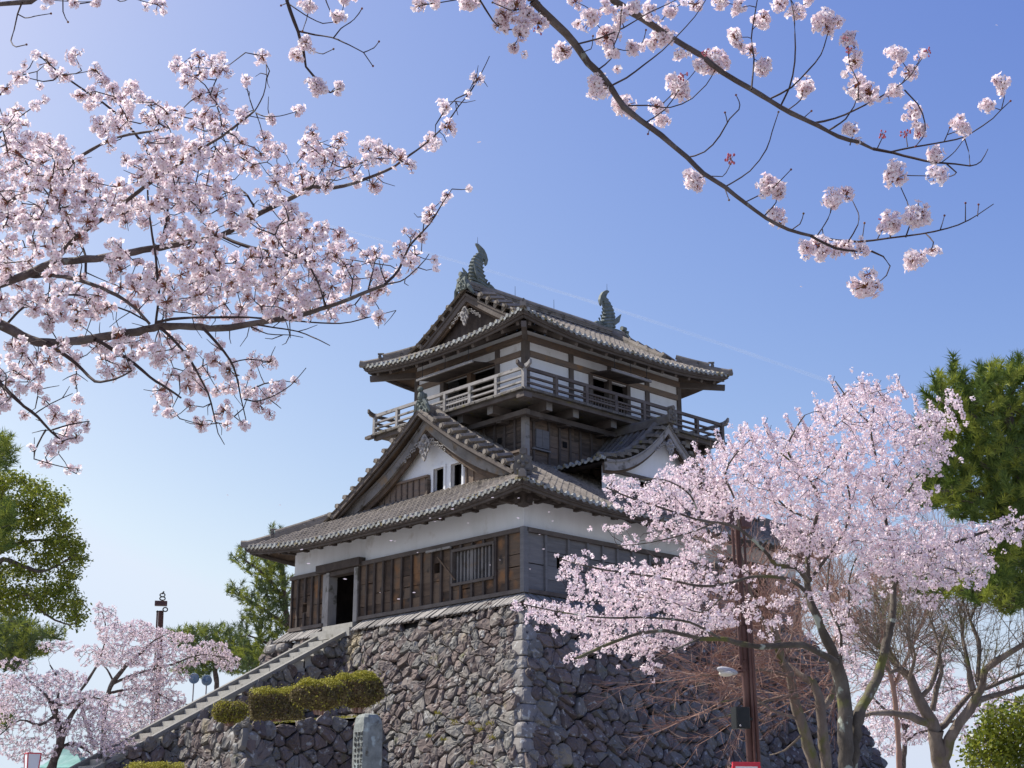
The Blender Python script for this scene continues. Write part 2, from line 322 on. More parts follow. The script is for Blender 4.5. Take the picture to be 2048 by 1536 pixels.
# grass tufts in the joints
mb = MB()
for px, py in ((880, 1430), (915, 1448), (950, 1450), (985, 1450), (968, 1462), (865, 1475), (893, 1482), (950, 1529), (990, 1478)):
    d = FW+RT*(px-1024)/2870-UP*(py-768)/2870
    # meet the battered left face
    A = np.array([-1/nn, 0, BK/nn]); P0 = np.array([-.6, 0, ZT]); t = ((P0-CAM)@A)/(d@A); p = CAM+d*t+A*.1
    for k in range(26):
        q = p+np.array([random.uniform(-.06, .03), random.gauss(0, .09), random.gauss(0, .03)]); r = np.array([-random.uniform(.02, .12), random.gauss(0, .06), random.uniform(.02, .12)])
        s = np.array([0, .02, 0]); mb.add([q-s, q+s, q+r], [(0, 1, 2)])
tag(mb.build('weeds', M['shrub_new']), 'yellow green weeds in the joints of the stone base', 'weeds', kind='stuff')

# ------------------------------------------------------------------ stairs beside the castle
SY0, SY1 = 9.35, 11.35; SX0, SZ0, SLOPE = -.75, 9.16, .537; NST = 29; RUN = .445
st = thing('stone_staircase', 'long stone staircase climbing to the open castle door', 'staircase', (SX0, SY0, 2.3))
for i in range(NST):
    mb = MB(); x1 = SX0-i*RUN; zt = SZ0-.30-i*RUN*SLOPE; dz = random.uniform(-.012, .012)
    ks = random.choice((2, 2, 3)); ys = [SY0+.15+(SY1-SY0-.3)*k/ks+(random.uniform(-.15, .15) if 0 < k < ks else 0) for k in range(ks+1)]
    for a, b in zip(ys[:-1], ys[1:]): box(mb, x1-RUN-.012+random.uniform(-.008, .008), x1+.05, a+.006, b-.006, zt-.5, zt+dz+random.uniform(-.006, .006))
    mb.build('step', M['concrete'], st)
XE = SX0-NST*RUN; ZE = SZ0-NST*RUN*SLOPE
for y0 in (SY0, SY1-.12):
    mb = MB(); n = 9; hp_ = .19 if y0 == SY0 else .5
    for i in range(n):
        a, b = i/n, (i+1)/n; xa, xb = SX0+.3+(XE-SX0-.3)*a-.006, SX0+.3+(XE-SX0-.3)*b+.006; za, zb = SZ0+.02+(xa-SX0)*SLOPE, SZ0+.02+(xb-SX0)*SLOPE
        mb.add([(xb, y0, zb-hp_), (xa, y0, za-hp_), (xa, y0+.17, za-hp_), (xb, y0+.17, zb-hp_), (xb, y0, zb-.12), (xa, y0, za-.12), (xa, y0+.17, za-.12), (xb, y0+.17, zb-.12)], QB)
        mb.add([(xb, y0-.03, zb-.12), (xa, y0-.03, za-.12), (xa, y0+.2, za-.12), (xb, y0+.2, zb-.12), (xb, y0-.03, zb), (xa, y0-.03, za), (xa, y0+.2, za), (xb, y0+.2, zb)], QB)
    mb.build('parapet', M['concrete_dark'], st)
mb = MB()   # masonry flank under the stairs
stone_face(mb, (XE, SY0+.05, 2.0), (1, 0, 0), (0, 0, 1), (0, -1, 0), 0, -XE, 7.3, (.5, .34), lim=lambda s, t: t+2.0 < ZE-.20+s*SLOPE and s < 14.0, seed=8, bulge=.12)
mb.add([(XE, SY0+.1, 1.9), (0, SY0+.1, 1.9), (0, SY1-.1, 1.9), (XE, SY1-.1, 1.9), (XE, SY0+.1, ZE-.35), (0, SY0+.1, SZ0-.45), (0, SY1-.1, SZ0-.45), (XE, SY1-.1, ZE-.35)], QB, 1)
mb.build('side_wall', [M['stone'], M['mortar']], st)
mb = MB(); box(mb, -.75, .05, 9.1, 11.7, 9.0, 9.34); box(mb, -.35, .02, 9.45, 11.45, 9.345, 9.60)
mb.build('landing', M['concrete'], st)

# ------------------------------------------------------------------ terrace with hedges, monument
TX, TY, TZ = -7.8, 5.35, 5.08
def tz(x): return TZ+.115*(x-TX)
te = thing('retaining_wall', 'low stone retaining wall below the clipped shrubs', 'retaining wall', (TX, TY, 2.3))
mb = MB(); k2 = .18; n2 = math.hypot(1, k2); hz = TZ-2.0; o2 = k2*hz
stone_face(mb, (TX-o2, 0, 2.0), (0, 1, 0), (k2/n2, 0, 1/n2), (-1/n2, 0, k2/n2), TY-o2+.25, SY0, hz*n2-.05, (.42, .42), seed=12)
stone_face(mb, (0, TY-o2, 2.0), (1, 0, 0), (0, k2/n2, 1/n2), (0, -1/n2, k2/n2), TX-o2+.3, -1.6, hz*n2+.7, (.52, .40), seed=13, lim=lambda s, t: t/n2+2.0 < tz(s)+.0)
rd = random.Random(9); z = 2.0; k = 0
while z < TZ-.2:
    h = rd.uniform(.5, .66); e = k2*(TZ-z-h/2); la, lb = (.8, .45) if k % 2 else (.48, .75)
    rock(mb, (TX-e+la-.08, TY-e+lb-.08, z+h/2), (la, 0, 0), (0, lb, 0), (k2*h*.5, k2*h*.5, h*.54), rd, 1, 5); z += h*.97; k += 1
V = []
for z in (2.0, TZ-.14): e = k2*(TZ-z)-.08; dz_ = .7 if z > 3 else 0; V += [(TX-e, TY-e, z), (-1.2, TY-e, z+dz_), (-1.2, SY0, z+dz_), (TX-e, SY0, z)]
mb.add(V, QB, 2); mb.build('wall', [M['stone'], M['stone_corner'], M['mortar']], te)
mb = MB(); V = []; F = []
for i in range(15):
    for j in range(11): xx_ = TX+.25+i*(-1.3-TX-.25)/14; V.append((xx_, TY+.22+j*(SY0-TY-.2)/10, tz(xx_)-.04+random.uniform(-.05, .05)))
for i in range(14):
    for j in range(10): F.append((i*11+j, (i+1)*11+j, (i+1)*11+j+1, i*11+j+1))
mb.add(V, F); mb.build('soil', M['ground'], te, smooth=True)
mb = MB()
for k in range(5000):
    x, y = random.uniform(TX+.1, -2), random.uniform(TY+.05, SY0-.1)
    if random.random() > .5+.5*math.sin(x*3.1+y*2.3): continue
    a = random.uniform(0, 6.28); q = np.array([x, y, tz(x)-.06]); s = .015*np.array([math.cos(a), math.sin(a), 0]); t = np.array([random.gauss(0, .04), random.gauss(0, .04), random.uniform(.05, .13)])
    mb.add([q-s, q+s, q+t], [(0, 1, 2)])
tag(mb.build('grass', M['shrub_new']), 'short grass growing on top of the low retaining wall', 'grass', kind='stuff')
def onz(x, y, Z): d = FW+RT*(x-1024)/2870-UP*(y-768)/2870; return CAM+d*((Z-CAM[2])/d[2])
def rand_leaves(mb, P, size, mi=0, nrm=None, asp=.55, k=4, spread=1.0):
    """leaf quads at points P"""
    n = len(P); a = rng.normal(size=(n, 3)); a /= np.linalg.norm(a, axis=1)[:, None]
    if nrm is not None: a = a*spread+nrm; a /= np.linalg.norm(a, axis=1)[:, None]
    b = rng.normal(size=(n, 3)); b = np.cross(a, b); b /= np.linalg.norm(b, axis=1)[:, None]
    s = (size*rng.uniform(.6, 1.3, n))[:, None]
    # b: long axis, c: short axis
    c = np.cross(a, b); V = np.stack([P-b*s*.5, P+c*s*asp*.5, P+b*s*.5, P-c*s*asp*.5], 1)
    mb.add(V.reshape(-1, 3), np.arange(4*n).reshape(n, 4), mi)
def hedge(name, label, px, top, wpx, hpx, kind, D=None, Z=TZ, grp=None, depth=1.0):
    if D is None:
        base = onz(px, top+hpx, Z)
        for _ in range(8): base = onz(px, top+hpx, tz(min(base[0], -2.5))-.05)
    else: base = at(px, top+hpx, D)
    dist = np.linalg.norm(base-CAM); m = dist/3000.; Wd, Ht = wpx*m*.5, hpx*m
    h = thing(name, label, 'shrub', base, grp)
    mb = MB(); n = int(9000*Wd*Ht*1.6)+1500
    u = rng.normal(size=(n, 3)); u /= np.linalg.norm(u, axis=1)[:, None]
    if kind == 'box':
        u = u/np.abs(u).max(axis=1)[:, None]*rng.uniform(.75, 1.0, n)[:, None]; P = u*np.array([Wd*.95, Wd*.62*depth, Ht*.5])+np.array([0, 0, Ht*.5])
    elif kind == 'ball':
        u *= (1-rng.uniform(0, .3, n)**1.6)[:, None]; P = np.sign(u)*np.abs(u)**.85*np.array([Wd, Wd*.85, Ht*.46])+np.array([0, 0, Ht*.53])
        lo = P[:, 2] < Ht*.3; P[lo, :2] *= (.6+.4*P[lo, 2:3]/(Ht*.3)).clip(.5, 1)
    else:
        u *= rng.uniform(.6, 1.0, n)[:, None]; P = u*np.array([Wd, Wd*.8, Ht*.5])+np.array([0, 0, Ht*.5])
    lump = .07*np.sin(P[:, :1]*9+P[:, 1:2]*7+P[:, 2:3]*8); P = P*(1+lump)
    # turn with the picture plane so that the wide side faces it
    Pw = P[:, :1]*RT+P[:, 1:2]*H+P[:, 2:3]*ZZ+base
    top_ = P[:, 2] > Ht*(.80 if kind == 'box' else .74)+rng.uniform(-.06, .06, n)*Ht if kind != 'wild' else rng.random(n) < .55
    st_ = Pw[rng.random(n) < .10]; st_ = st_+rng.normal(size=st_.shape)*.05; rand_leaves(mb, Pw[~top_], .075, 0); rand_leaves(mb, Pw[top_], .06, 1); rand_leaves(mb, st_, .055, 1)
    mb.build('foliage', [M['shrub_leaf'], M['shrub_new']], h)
    mb = MB()
    for k in range(46):
        a = random.uniform(0, 6.28); e = np.array([math.cos(a)*Wd*.8*random.random(), math.sin(a)*Wd*.6*random.random(), 0]); q = base+e*.25
        tube(mb, [q-ZZ*.05, q+RT*e[0]*.3+H*e[1]*.3+ZZ*Ht*.35, base+RT*e[0]+H*e[1]+ZZ*Ht*.8], [.022, .014, .006], 4)
    mb.build('stems', M['twig_red'], h)
G = 'clipped shrubs on the terrace'
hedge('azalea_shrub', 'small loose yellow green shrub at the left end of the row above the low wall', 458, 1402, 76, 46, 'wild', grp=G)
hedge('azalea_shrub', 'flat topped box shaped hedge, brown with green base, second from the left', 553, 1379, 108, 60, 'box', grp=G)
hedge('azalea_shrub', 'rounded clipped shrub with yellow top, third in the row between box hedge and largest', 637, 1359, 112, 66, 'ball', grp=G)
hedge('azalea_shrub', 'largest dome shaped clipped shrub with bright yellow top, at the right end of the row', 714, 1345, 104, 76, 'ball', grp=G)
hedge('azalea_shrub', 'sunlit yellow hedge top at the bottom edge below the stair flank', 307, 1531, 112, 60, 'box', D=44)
# monument
mo = thing('stone_monument', 'tall greenish stone monument with carved writing in front of the low wall', 'monument', (-6.0, 1.35, 2.2))
mb = MB(); zt = 5.3; a, b = -6.0, 1.0; wX, wY = .80, .75; V = []; F = []; rd = random.Random(2); lv = [2.0, 2.6, 3.2, 3.8, 4.3, 4.75, 5.0, 5.18, 5.28, 5.32]; RR = 20
for i, z in enumerate(lv):
    sh = [1, 1, .995, .99, .985, .98, .96, .86, .66, .3][i]
    for j in range(RR):
        t = 2*math.pi*j/RR; x, y = math.cos(t), math.sin(t); q = (abs(x)**7+abs(y)**7)**(-1/7)
        V.append((a+wX/2+x*q*wX/2*sh+rd.uniform(-.008, .008), b+wY/2+y*q*wY/2*(sh if y < 0 else sh*(.99 if z < 4.9 else .9))+rd.uniform(-.008, .008), z+rd.uniform(-.01, .01)))
for i in range(len(lv)-1):
    for j in range(RR): F.append((i*RR+j, i*RR+(j+1) % RR, (i+1)*RR+(j+1) % RR, (i+1)*RR+j))
F.append(tuple((len(lv)-1)*RR+j for j in range(RR))); mb.add(V, F); mb.build('slab', M['greenstone'], mo, smooth=False)
mb = MB()   # worn carved characters in columns
rd = random.Random(21)
for c in range(3):
    for r_ in range(7):
        y0, z0 = b+.17+c*.16, 4.68-r_*.17
        for s in range(rd.choice((4, 5, 6))):
            if rd.random() < .5: yy = y0+rd.uniform(-.01, .01); zz = z0+rd.uniform(-.055, .055); box(mb, a-.012, a+.03, yy-.05, yy+.05, zz-.006, zz+.006)
            else: yy = y0+rd.uniform(-.045, .045); zz = z0+rd.uniform(-.02, .02); box(mb, a-.0135, a+.03, yy-.006, yy+.006, zz-.05, zz+.05)
mb.build('inscription', M['ink'], mo)

# ------------------------------------------------------------------ the castle keep
keep = thing('castle_keep', 'old wooden castle keep with white plaster walls and curved tiled roofs', 'castle', (0, 0, 9.3))
X0, X1, Y0, Y1 = 0.0, 16.0, 0.0, 14.1          # ground storey
TX0, TX1, TY0, TY1 = 3.3, 12.75, 3.38, 10.25   # tower
CY = 7.1; CX = 8.15
def p_low(w): return 12.86+.56*w+np.where(w > 5, .025*(w-5)**2, 0)
def p_top(w): return 20.76+.50*w+.018*w*w
TILE = [(0, 0), (.09, -.02), (.18, 0), (.185, .06), (.21, .1), (.25, .118), (.29, .1), (.315, .06), (.32, 0)]
def tiles(mb, P, u, wd, ulen, wmax, zf, pitch=.32, row=.3, u_from=0, ends=True, ustop=None):
    P = np.array(P, float); u = np.array(u, float); wd = np.array(wd, float); n = int(round(ulen/pitch)); pitch = ulen/n; sc = pitch/.32
    K = len(TILE)
    for i in range(n):
        uc = (i+.5)*pitch
        us = np.array([i*pitch+a*sc for a, _ in TILE]); hs = np.array([b for _, b in TILE])
        W = np.array([max(0, wmax(float(x), uc)) for x in us])
        if W.max() < .08: continue
        nr = int(math.ceil(W.max()/row)); L = []
        for j in range(nr):
            for ww, dz in ((j*row, .018), ((j+1)*row, 0)):
                wv = np.minimum(ww, W); xy = P[None, :]+u[None]*us[:, None]+wd[None]*wv[:, None]
                L.append(np.concatenate([xy, (zf(us, wv)+hs+dz+random.uniform(-.006, .006))[:, None]], 1))
        V = np.concatenate(L); m = len(L); a = np.arange(m-1)[:, None]*K; b = np.arange(K-1)[None]
        mb.add(V, np.stack([a+b, a+b+1, a+K+b+1, a+K+b], -1).reshape(-1, 4), 0)
        if ends:       # round end tile and drooping flat end tile at the eave
            c2 = P+u*(us[5]); zc = float(zf(us[5], 0))+.035; out = -wd
            ring0 = [np.array([*(c2+out*.05+u*.085*math.cos(t)), zc+.02+.085*math.sin(t)]) for t in np.arange(8)*math.pi/4]
            ring1 = [q-np.array([*(out*.12), 0]) for q in ring0]
            mb.add(ring0+ring1, [tuple(range(8))]+[(k, (k+1) % 8, 8+(k+1) % 8, 8+k) for k in range(8)], 1)
            q = [np.array([*(P+u*us[k]+out*.03), float(zf(us[k], 0))+(.04 if k != 1 else .03)]) for k in range(3)]
            d = [x-np.array([0, 0, .085+(.03 if k == 1 else 0)]) for k, x in enumerate(q)]
            mb.add(q+d, [(0, 1, 4, 3), (1, 2, 5, 4)], 1)
def under(mb, P, u, wd, u0, u1, wfun, zf, off=.13, du=.4, dw=.4, mi=0):
    P = np.array(P, float); u = np.array(u, float); wd = np.array(wd, float)
    nu = max(2, int((u1-u0)/du)+1); us = np.linspace(u0, u1, nu)
    for a, b in zip(us[:-1], us[1:]):
        Wa, Wb = wfun(a), wfun(b)
        if max(Wa, Wb) <= .02: continue
        nw = max(2, int(max(Wa, Wb)/dw)+1); V = []
        for k in range(nw):
            for x, W in ((a, Wa), (b, Wb)):
                ww = W*k/(nw-1); q = P+u*x+wd*ww; V.append((q[0], q[1], float(zf(x, ww))-off))
        mb.add(V, [(2*k, 2*k+1, 2*k+3, 2*k+2) for k in range(nw-1)], mi)
def eave_board(mb, P, u, wd, ulen, zf, win, z0, z1, th, mi=0):
    """board following the curved eave line, inset win, between z offsets z0..z1"""
    P = np.array(P, float); u = np.array(u, float); wd = np.array(wd, float); pts = []
    for x in np.linspace(win, ulen-win, 36):
        q = P+u*x+wd*win; pts.append((q[0], q[1], float(zf(x, win))+(z0+z1)/2))
    h = (z1-z0)/2; sweep(mb, pts, [(-th/2, -h), (th/2, -h), (th/2, h), (-th/2, h)], mi=mi, vert=True)
class Roof:
    def __init__(s, ex0, ex1, ey0, ey1, cy, prof, A, rng_, vx0, vx1, gin):
        s.ex0, s.ex1, s.ey0, s.ey1, s.cy, s.prof, s.A, s.rg = ex0, ex1, ey0, ey1, cy, prof, A, rng_
        s.vx0, s.vx1, s.gin = vx0, vx1, gin      # verge positions, depth of the skirt under the gable
        s.lx, s.ly = ex1-ex0, ey1-ey0; s.half = cy-ey0
    def zf(s, ulen):
        def f(u, w):
            d = np.minimum(u, ulen-u); return s.prof(w)+s.A*np.clip(1-d/s.rg, 0, 1)**2*np.clip(1-w/s.rg, 0, 1)
        return f
    def sides(s):
        yield 'front', (s.ex0, s.ey0), (1, 0), (0, 1), s.lx      # -Y slope
        yield 'left', (s.ex0, s.ey0), (0, 1), (1, 0), s.ly       # -X skirt
        yield 'back', (s.ex0, s.ey1), (1, 0), (0, -1), s.lx
        yield 'right', (s.ex1, s.ey0), (0, 1), (-1, 0), s.ly
    def wmax(s, nm):
        if nm in ('front', 'back'):
            a, b = s.vx0-s.ex0, s.vx1-s.ex0
            def f(u, uc): return s.half if a <= uc <= b else max(0, min(u, s.lx-u))
        else:
            def f(u, uc): return max(0, min(u, s.ly-u, s.gin))
        return f
    def build(s, name, over, rafter_gap, rz, rlen):
        mb = MB()
        for nm, P, u, wd, L in s.sides(): tiles(mb, P, u, wd, L, s.wmax(nm), s.zf(L))
        ro = mb.build(name, [M['tile'], M['tile_end']], keep)
        mb = MB()
        for nm, P, u, wd, L in s.sides():
            f = s.wmax(nm); under(mb, P, u, wd, 0, L, lambda x: max(0, min(x, L-x, over)), s.zf(L))
            if nm in ('front', 'back'):
                for a, b in ((s.vx0-s.ex0, s.vx0-s.ex0+1.0), (s.vx1-s.ex0-1.0, s.vx1-s.ex0)): under(mb, P, u, wd, a, b, lambda x: s.half, s.zf(L), .12, .3)
        mb.build('soffit', M['soffit'], ro)
        for nm, P, u, wd, L in s.sides():
            if nm == 'right': continue
            mb = MB(); eave_board(mb, P, u, wd, L, s.zf(L), .07, -.20, -.05, .07); eave_board(mb, P, u, wd, L, s.zf(L), .17, -.34, -.215, .08)
            mb.build('eave_board', M['beam'], ro)
            if nm == 'back': continue
            n = int((L-1.3)/rafter_gap)
            for i in range(n+1):       # rafters
                x = .65+(L-1.3)*i/n; q = np.array(P)+np.array(u)*x; zz = s.zf(L)
                r1 = min(over, x, L-x)+.02 if min(x, L-x) > .7 else .9
                a = q+np.array(wd)*.30; b = q+np.array(wd)*max(r1, .8)
                mb = MB(); obox(mb, (*a, float(zz(x, .3))-rz), (*b, float(zz(x, max(r1, .8)))-rz-.02), .15, .17); mb.build('rafter', M['beam'], ro)
        # hips
        for (hx, hy, sx, sy) in ((s.ex0, s.ey0, 1, 1), (s.ex0, s.ey1, 1, -1), (s.ex1, s.ey0, -1, 1), (s.ex1, s.ey1, -1, -1)):
            hl = (s.vx0-s.ex0) if sx > 0 else (s.ex1-s.vx1); zz = s.zf(s.lx); mb = MB()
            ws = np.linspace(-.12, hl+.25, 14); pts = [(hx+sx*w_, hy+sy*w_, float(zz(max(w_, 0), max(w_, 0)))+.10+(.03 if w_ < 0 else 0)) for w_ in ws]
            sweep(mb, pts, [(-.13, -.1), (.13, -.1), (.12, .1), (.06, .17), (-.06, .17), (-.12, .1)])
            ws = np.linspace(rlen, hl+.25, 10); pts = [(hx+sx*w_, hy+sy*w_, float(zz(w_, w_))+.32) for w_ in ws]
            sweep(mb, pts, [(-.10, -.08), (.10, -.08), (.10, .02), (.06, .09), (-.06, .09), (-.10, .02)])
            hp = mb.build('hip_ridge', M['tile'], ro)
            mb = MB(); c = np.array([hx+sx*(rlen-.04), hy+sy*(rlen-.04), float(zz(rlen, rlen))+.36]); c[2] -= .12*(not (over < 1.75 and sx > 0 and sy > 0)); onigawara(mb, c, (-sx*.7, -sy*.7), 1.5 if (over < 1.75 and sx > 0 and sy > 0) else .55); mb.build('ridge_end_tile', M['tile_dark'], hp)
        return ro
def onigawara(mb, c, d, s=1.0):
    """ogre tile block facing d, built from a stepped plate, cheeks, boss and cap"""
    d = np.array([d[0], d[1], 0.]); d /= np.linalg.norm(d); r = np.array([d[1], -d[0], 0.]); c = np.array(c, float)
    out = [(-.20, -.2), (-.24, -.02), (-.19, .12), (-.22, .22), (-.10, .26), (-.06, .34), (.06, .34), (.10, .26), (.22, .22), (.19, .12), (.24, -.02), (.20, -.2)]
    n = len(out); V = [c+r*x*s+ZZ*z*s+d*y for y in (.02, .12) for x, z in out]; mb.add(V, [tuple(range(n)), tuple(range(2*n-1, n-1, -1))]+[(k, (k+1) % n, n+(k+1) % n, n+k) for k in range(n)])
    for x, z, q in ((-.09, .1, .05), (.09, .1, .05), (0, .02, .06), (0, -.1, .05), (-.12, -.09, .04), (.12, -.09, .04), (0, .2, .05)): ellipsoid(mb, c+r*x*s+ZZ*z*s+d*.13, (q*s, q*s, q*s), 7, 5)
    sweep(mb, [c+ZZ*.36*s-d*.10, c+ZZ*.36*s+d*.17], circ(.085*s, 8))
def bargeboards(par, plane, cy, bf, half, th, hh, axis='x', sgn=-1, mt='beam', flare=.12, inner=None):
    for side in (-1, 1):
        mb = MB(); pts, sc = [], []
        for l in np.linspace(0, half, 16):
            z = bf(l); pts.append((plane, cy+side*l, z) if axis == 'x' else (cy+side*l, plane, z)); sc.append((1, 1+flare*(l/half)**2))
        sweep(mb, pts, [(-th/2, -hh/2), (th/2, -hh/2), (th/2, hh/2), (-th/2, hh/2)], vert=True, scales=sc)
        o = sgn*.045; pts2 = [((p[0]+o, p[1], p[2]+hh*.42) if axis == 'x' else (p[0], p[1]+o, p[2]+hh*.42)) for p in pts]
        sweep(mb, pts2, [(-.05, -.06), (.05, -.06), (.05, .06), (-.05, .06)], vert=True)
        pts3 = [((p[0]-sgn*.12, p[1], p[2]-hh*.25) if axis == 'x' else (p[0], p[1]-sgn*.12, p[2]-hh*.25)) for p in pts]
        bo = mb.build('bargeboard', M[mt], par); mb = MB()
        sweep(mb, pts3, [(-.05, -hh*(.62 if hh < .42 else .85)), (.05, -hh*(.62 if hh < .42 else .85)), (.05, hh*.5), (-.05, hh*.5)], vert=True)
        mb.build('inner_board', M['soffit' if inner is None else inner], bo)
def pendant(par, plane, cy, z, s, axis='x', sgn=-1):
    """gegyo: carved wooden pendant under the gable point, with scrolled leaf sprays"""
    def pt(y, zz, o): return (plane+sgn*o, cy+y, z+zz) if axis == 'x' else (cy+y, plane+sgn*o, z+zz)
    mb = MB(); out = [(0, .30), (.10, .26), (.17, .12), (.30, .02), (.34, -.14), (.24, -.22), (.27, -.36), (.14, -.46), (.10, -.62), (0, -.74)]
    out = out+[(-x, y) for x, y in out[-2:0:-1]]; n = len(out)
    V = [pt(x*s, y*s, o) for o in (.03, .1) for x, y in out]; mb.add(V, [tuple(range(n)), tuple(range(2*n-1, n-1, -1))]+[(k, (k+1) % n, n+(k+1) % n, n+k) for k in range(n)])
    for x, y, q in ((0, .1, .11), (.17, -.1, .07), (-.17, -.1, .07), (.1, -.33, .06), (-.1, -.33, .06), (0, -.5, .06), (0, -.15, .06)):
        ellipsoid(mb, pt(x*s, y*s, .11), (q*s, q*s, q*s), 8, 5)
    g = mb.build('gable_pendant', M['beam_pale'], par)
    for side in (-1, 1):
        mb = MB()
        for k in range(7):
            cx_, cz_ = side*(.34+.13*k)*s, (-.02-.085*k+.06*(k % 2))*s; r0 = (.10-.005*k)*s
            pts = [pt(cx_+r0*math.cos(t)*(1-t*.09), cz_+r0*math.sin(t)*(1-t*.09), .06) for t in np.linspace(0, 5.2, 9)]
            tube(mb, pts, [.026*s]*9, 5)
        mb.build('leaf_carving', M['beam_pale'], g)
def verge(par, xv, sgn, prof, half, cy, wlow, wtop, step=.52):
    """short side tiles above the gable and the descending ridge beside them"""
    for side in (-1, 1):
        mb = MB(); n = int((wtop-wlow)/step)
        for k in range(n+1):
            w_ = wlow+k*step; y = cy+side*(half-w_); z = float(prof(w_)); sl = float(prof(w_+.1)-prof(w_))/.1
            a = (xv+sgn*.02, y, z+.08); b = (xv-sgn*.76, y, z+.26)
            sweep(mb, [a, b], [(-.2, -.1), (.2, -.1), (.19, .05), (.12, .09), (-.12, .09), (-.19, .05)], up=(0, side*sl*-1, 1))
            sweep(mb, [(xv+sgn*.06, y, z+.12), (xv-sgn*.03, y, z+.12)], circ(.10, 8))
        mb.build('verge_tiles', M['tile'], par)
        mb = MB(); pts = [(xv-sgn*.85, cy+side*(half-w_), float(prof(w_))+.2) for w_ in np.linspace(wlow-.25, wtop+.35, 12)]
        sweep(mb, pts, [(-.15, -.16), (.15, -.16), (.14, .06), (.07, .16), (-.07, .16), (-.14, .06)])
        mb.build('descending_ridge', M['tile'], par)
def panelize(x0, x1, z0, z1, holes):
    holes = [(max(h[0], x0), min(h[1], x1), max(h[2], z0), min(h[3], z1)) for h in holes]; holes = [h for h in holes if h[1] > h[0] and h[3] > h[2]]
    xs = sorted({x0, x1, *[h[0] for h in holes], *[h[1] for h in holes]}); zs = sorted({z0, z1, *[h[2] for h in holes], *[h[3] for h in holes]})
    for a, b in zip(xs[:-1], xs[1:]):
        run = None
        for c, d in zip(zs[:-1], zs[1:]):
            inside = any(h[0] <= (a+b)/2 <= h[1] and h[2] <= (c+d)/2 <= h[3] for h in holes)
            if inside:
                if run: yield a, b, run[0], run[1]
                run = None
            else: run = (run[0], d) if run else (c, d)
        if run: yield a, b, run[0], run[1]
def wall(mb, face, pos, th, rects, mi=0):
    for a, b, c, d in rects:
        if face == 'x': box(mb, pos, pos+th, a, b, c, d, mi)
        else: box(mb, a, b, pos, pos+th, c, d, mi)

# ---- ground storey
DOOR = (9.6, 11.3, 9.62, 11.72); LAT = (1.43, 3.66, 10.42, 11.58); RW = [(6.6, 8.9, 10.5, 11.5), (11.4, 13.6, 9.75, 11.75)]
mb = MB()
wall(mb, 'x', 0, .18, panelize(.18, Y1, 11.75, 13.52, []))
wall(mb, 'y', 0, .18, panelize(0, X1, 11.75, 13.53, []))
box(mb, .19, X1, Y1-.18, Y1, 9.3, 13.5); box(mb, X1-.18, X1, .19, Y1-.19, 9.3, 13.5)
mb.build('plaster_wall', M['plaster'], keep)
mb = MB()       # dark inner room lining
box(mb, .5, X1-.3, .5, Y1-.3, 9.2, 9.58); box(mb, .4, X1-.2, .4, Y1-.2, 13.3, 13.4)
box(mb, 4.0, 4.1, 5, Y1-.2, 9.6, 13.3); box(mb, .4, 4, 8.2, 8.3, 9.6, 13.3); box(mb, .4, 4, 12.4, 12.5, 9.6, 13.3); box(mb, .5, .6, .6, 4.6, 9.6, 13.2); box(mb, .7, 15.5, .5, .6, 9.6, 13.2)
mb.build('inner_room', M['beam_dark'], keep)
def cladding(face, length, holes, mt, seed, posts, corner):
    rd = random.Random(seed); mb = MB(); mb2 = MB(); zs = [9.78]
    while zs[-1] < 11.55: zs.append(zs[-1]+rd.uniform(.36, .55))
    zs[-1] = 11.84
    posts = sorted(posts); edges = [0]+posts+[length]
    for a, b in zip(edges[:-1], edges[1:]):
        if face == 'x' and a > 11 and not mb is mb2: mb.build('timber_cladding', M[mt], keep); mb = mb2
        for c, d in zip(zs[:-1], zs[1:]):
            dz = rd.uniform(-.03, .03); d2 = d+dz if d < 11.7 else d
            for (e, f, g, h) in panelize(a, b, c, d2-.012, [h_ for h_ in holes if not (h_[1] <= a or h_[0] >= b or h_[3] <= c or h_[2] >= d2)]):
                q = rd.uniform(.0, .018)
                if face == 'x': box(mb, -.06-q, .17, e+.004, f-.004, g, h)
                else: box(mb, e+.004, f-.004, -.06-q, .17, g, h)
    mb.build('timber_cladding', M[mt], keep)
    for p in posts+([length-.06] if face == 'x' else [length-.06]):
        segs = [(9.78, 11.82)]
        for h in holes:
            if h[0]-.02 < p < h[1]+.02:
                segs = [(a, b) for a, b in ((9.78, h[2]-.05), (h[3]+.05, 11.82)) if b-a > .1]
        for a, b in segs:
            mb = MB(); t = rd.uniform(.042, .056)
            if face == 'x': box(mb, -.16, -.05, p-t, p+t, a, b)
            else: box(mb, p-t, p+t, -.16, -.05, a, b)
            mb.build('batten', M['beam_dark' if mt == 'wood_brown' else 'wood_grey'], keep)
    mb = MB()
    if face == 'x': box(mb, -.20, -.02, -.2, 9.5, 11.82, 11.98); box(mb, -.20, -.02, 11.95, length+.05, 11.82, 11.98); box(mb, -.19, -.02, -.19, 9.4, 9.66, 9.80); box(mb, -.19, -.02, 11.75, length+.04, 9.66, 9.80)
    else: box(mb, -.02, length+.05, -.21, -.02, 11.825, 11.985); box(mb, -.02, length+.05, -.195, -.02, 9.665, 9.805)
    mb.build('rail_beam', M['beam'], keep)
POST = [.75, 1.35, 2.0, 2.6, 3.2, 3.78, 4.35, 4.9, 5.5, 6.1, 6.7, 7.3, 7.85, 8.4, 8.9, 9.4]
LOOP = (4.5, 4.82, 10.95, 11.33)
cladding('x', Y1, [(9.42, 11.85, 9.6, 12), LAT, LOOP, (13.0, 13.3, 10.4, 10.75)], 'wood_brown', 3, [p for p in POST if p not in (2.0, 2.6, 3.2)]+[1.98, 2.62, 3.24]+[12.1, 12.6, 13.1, 13.6], 0)
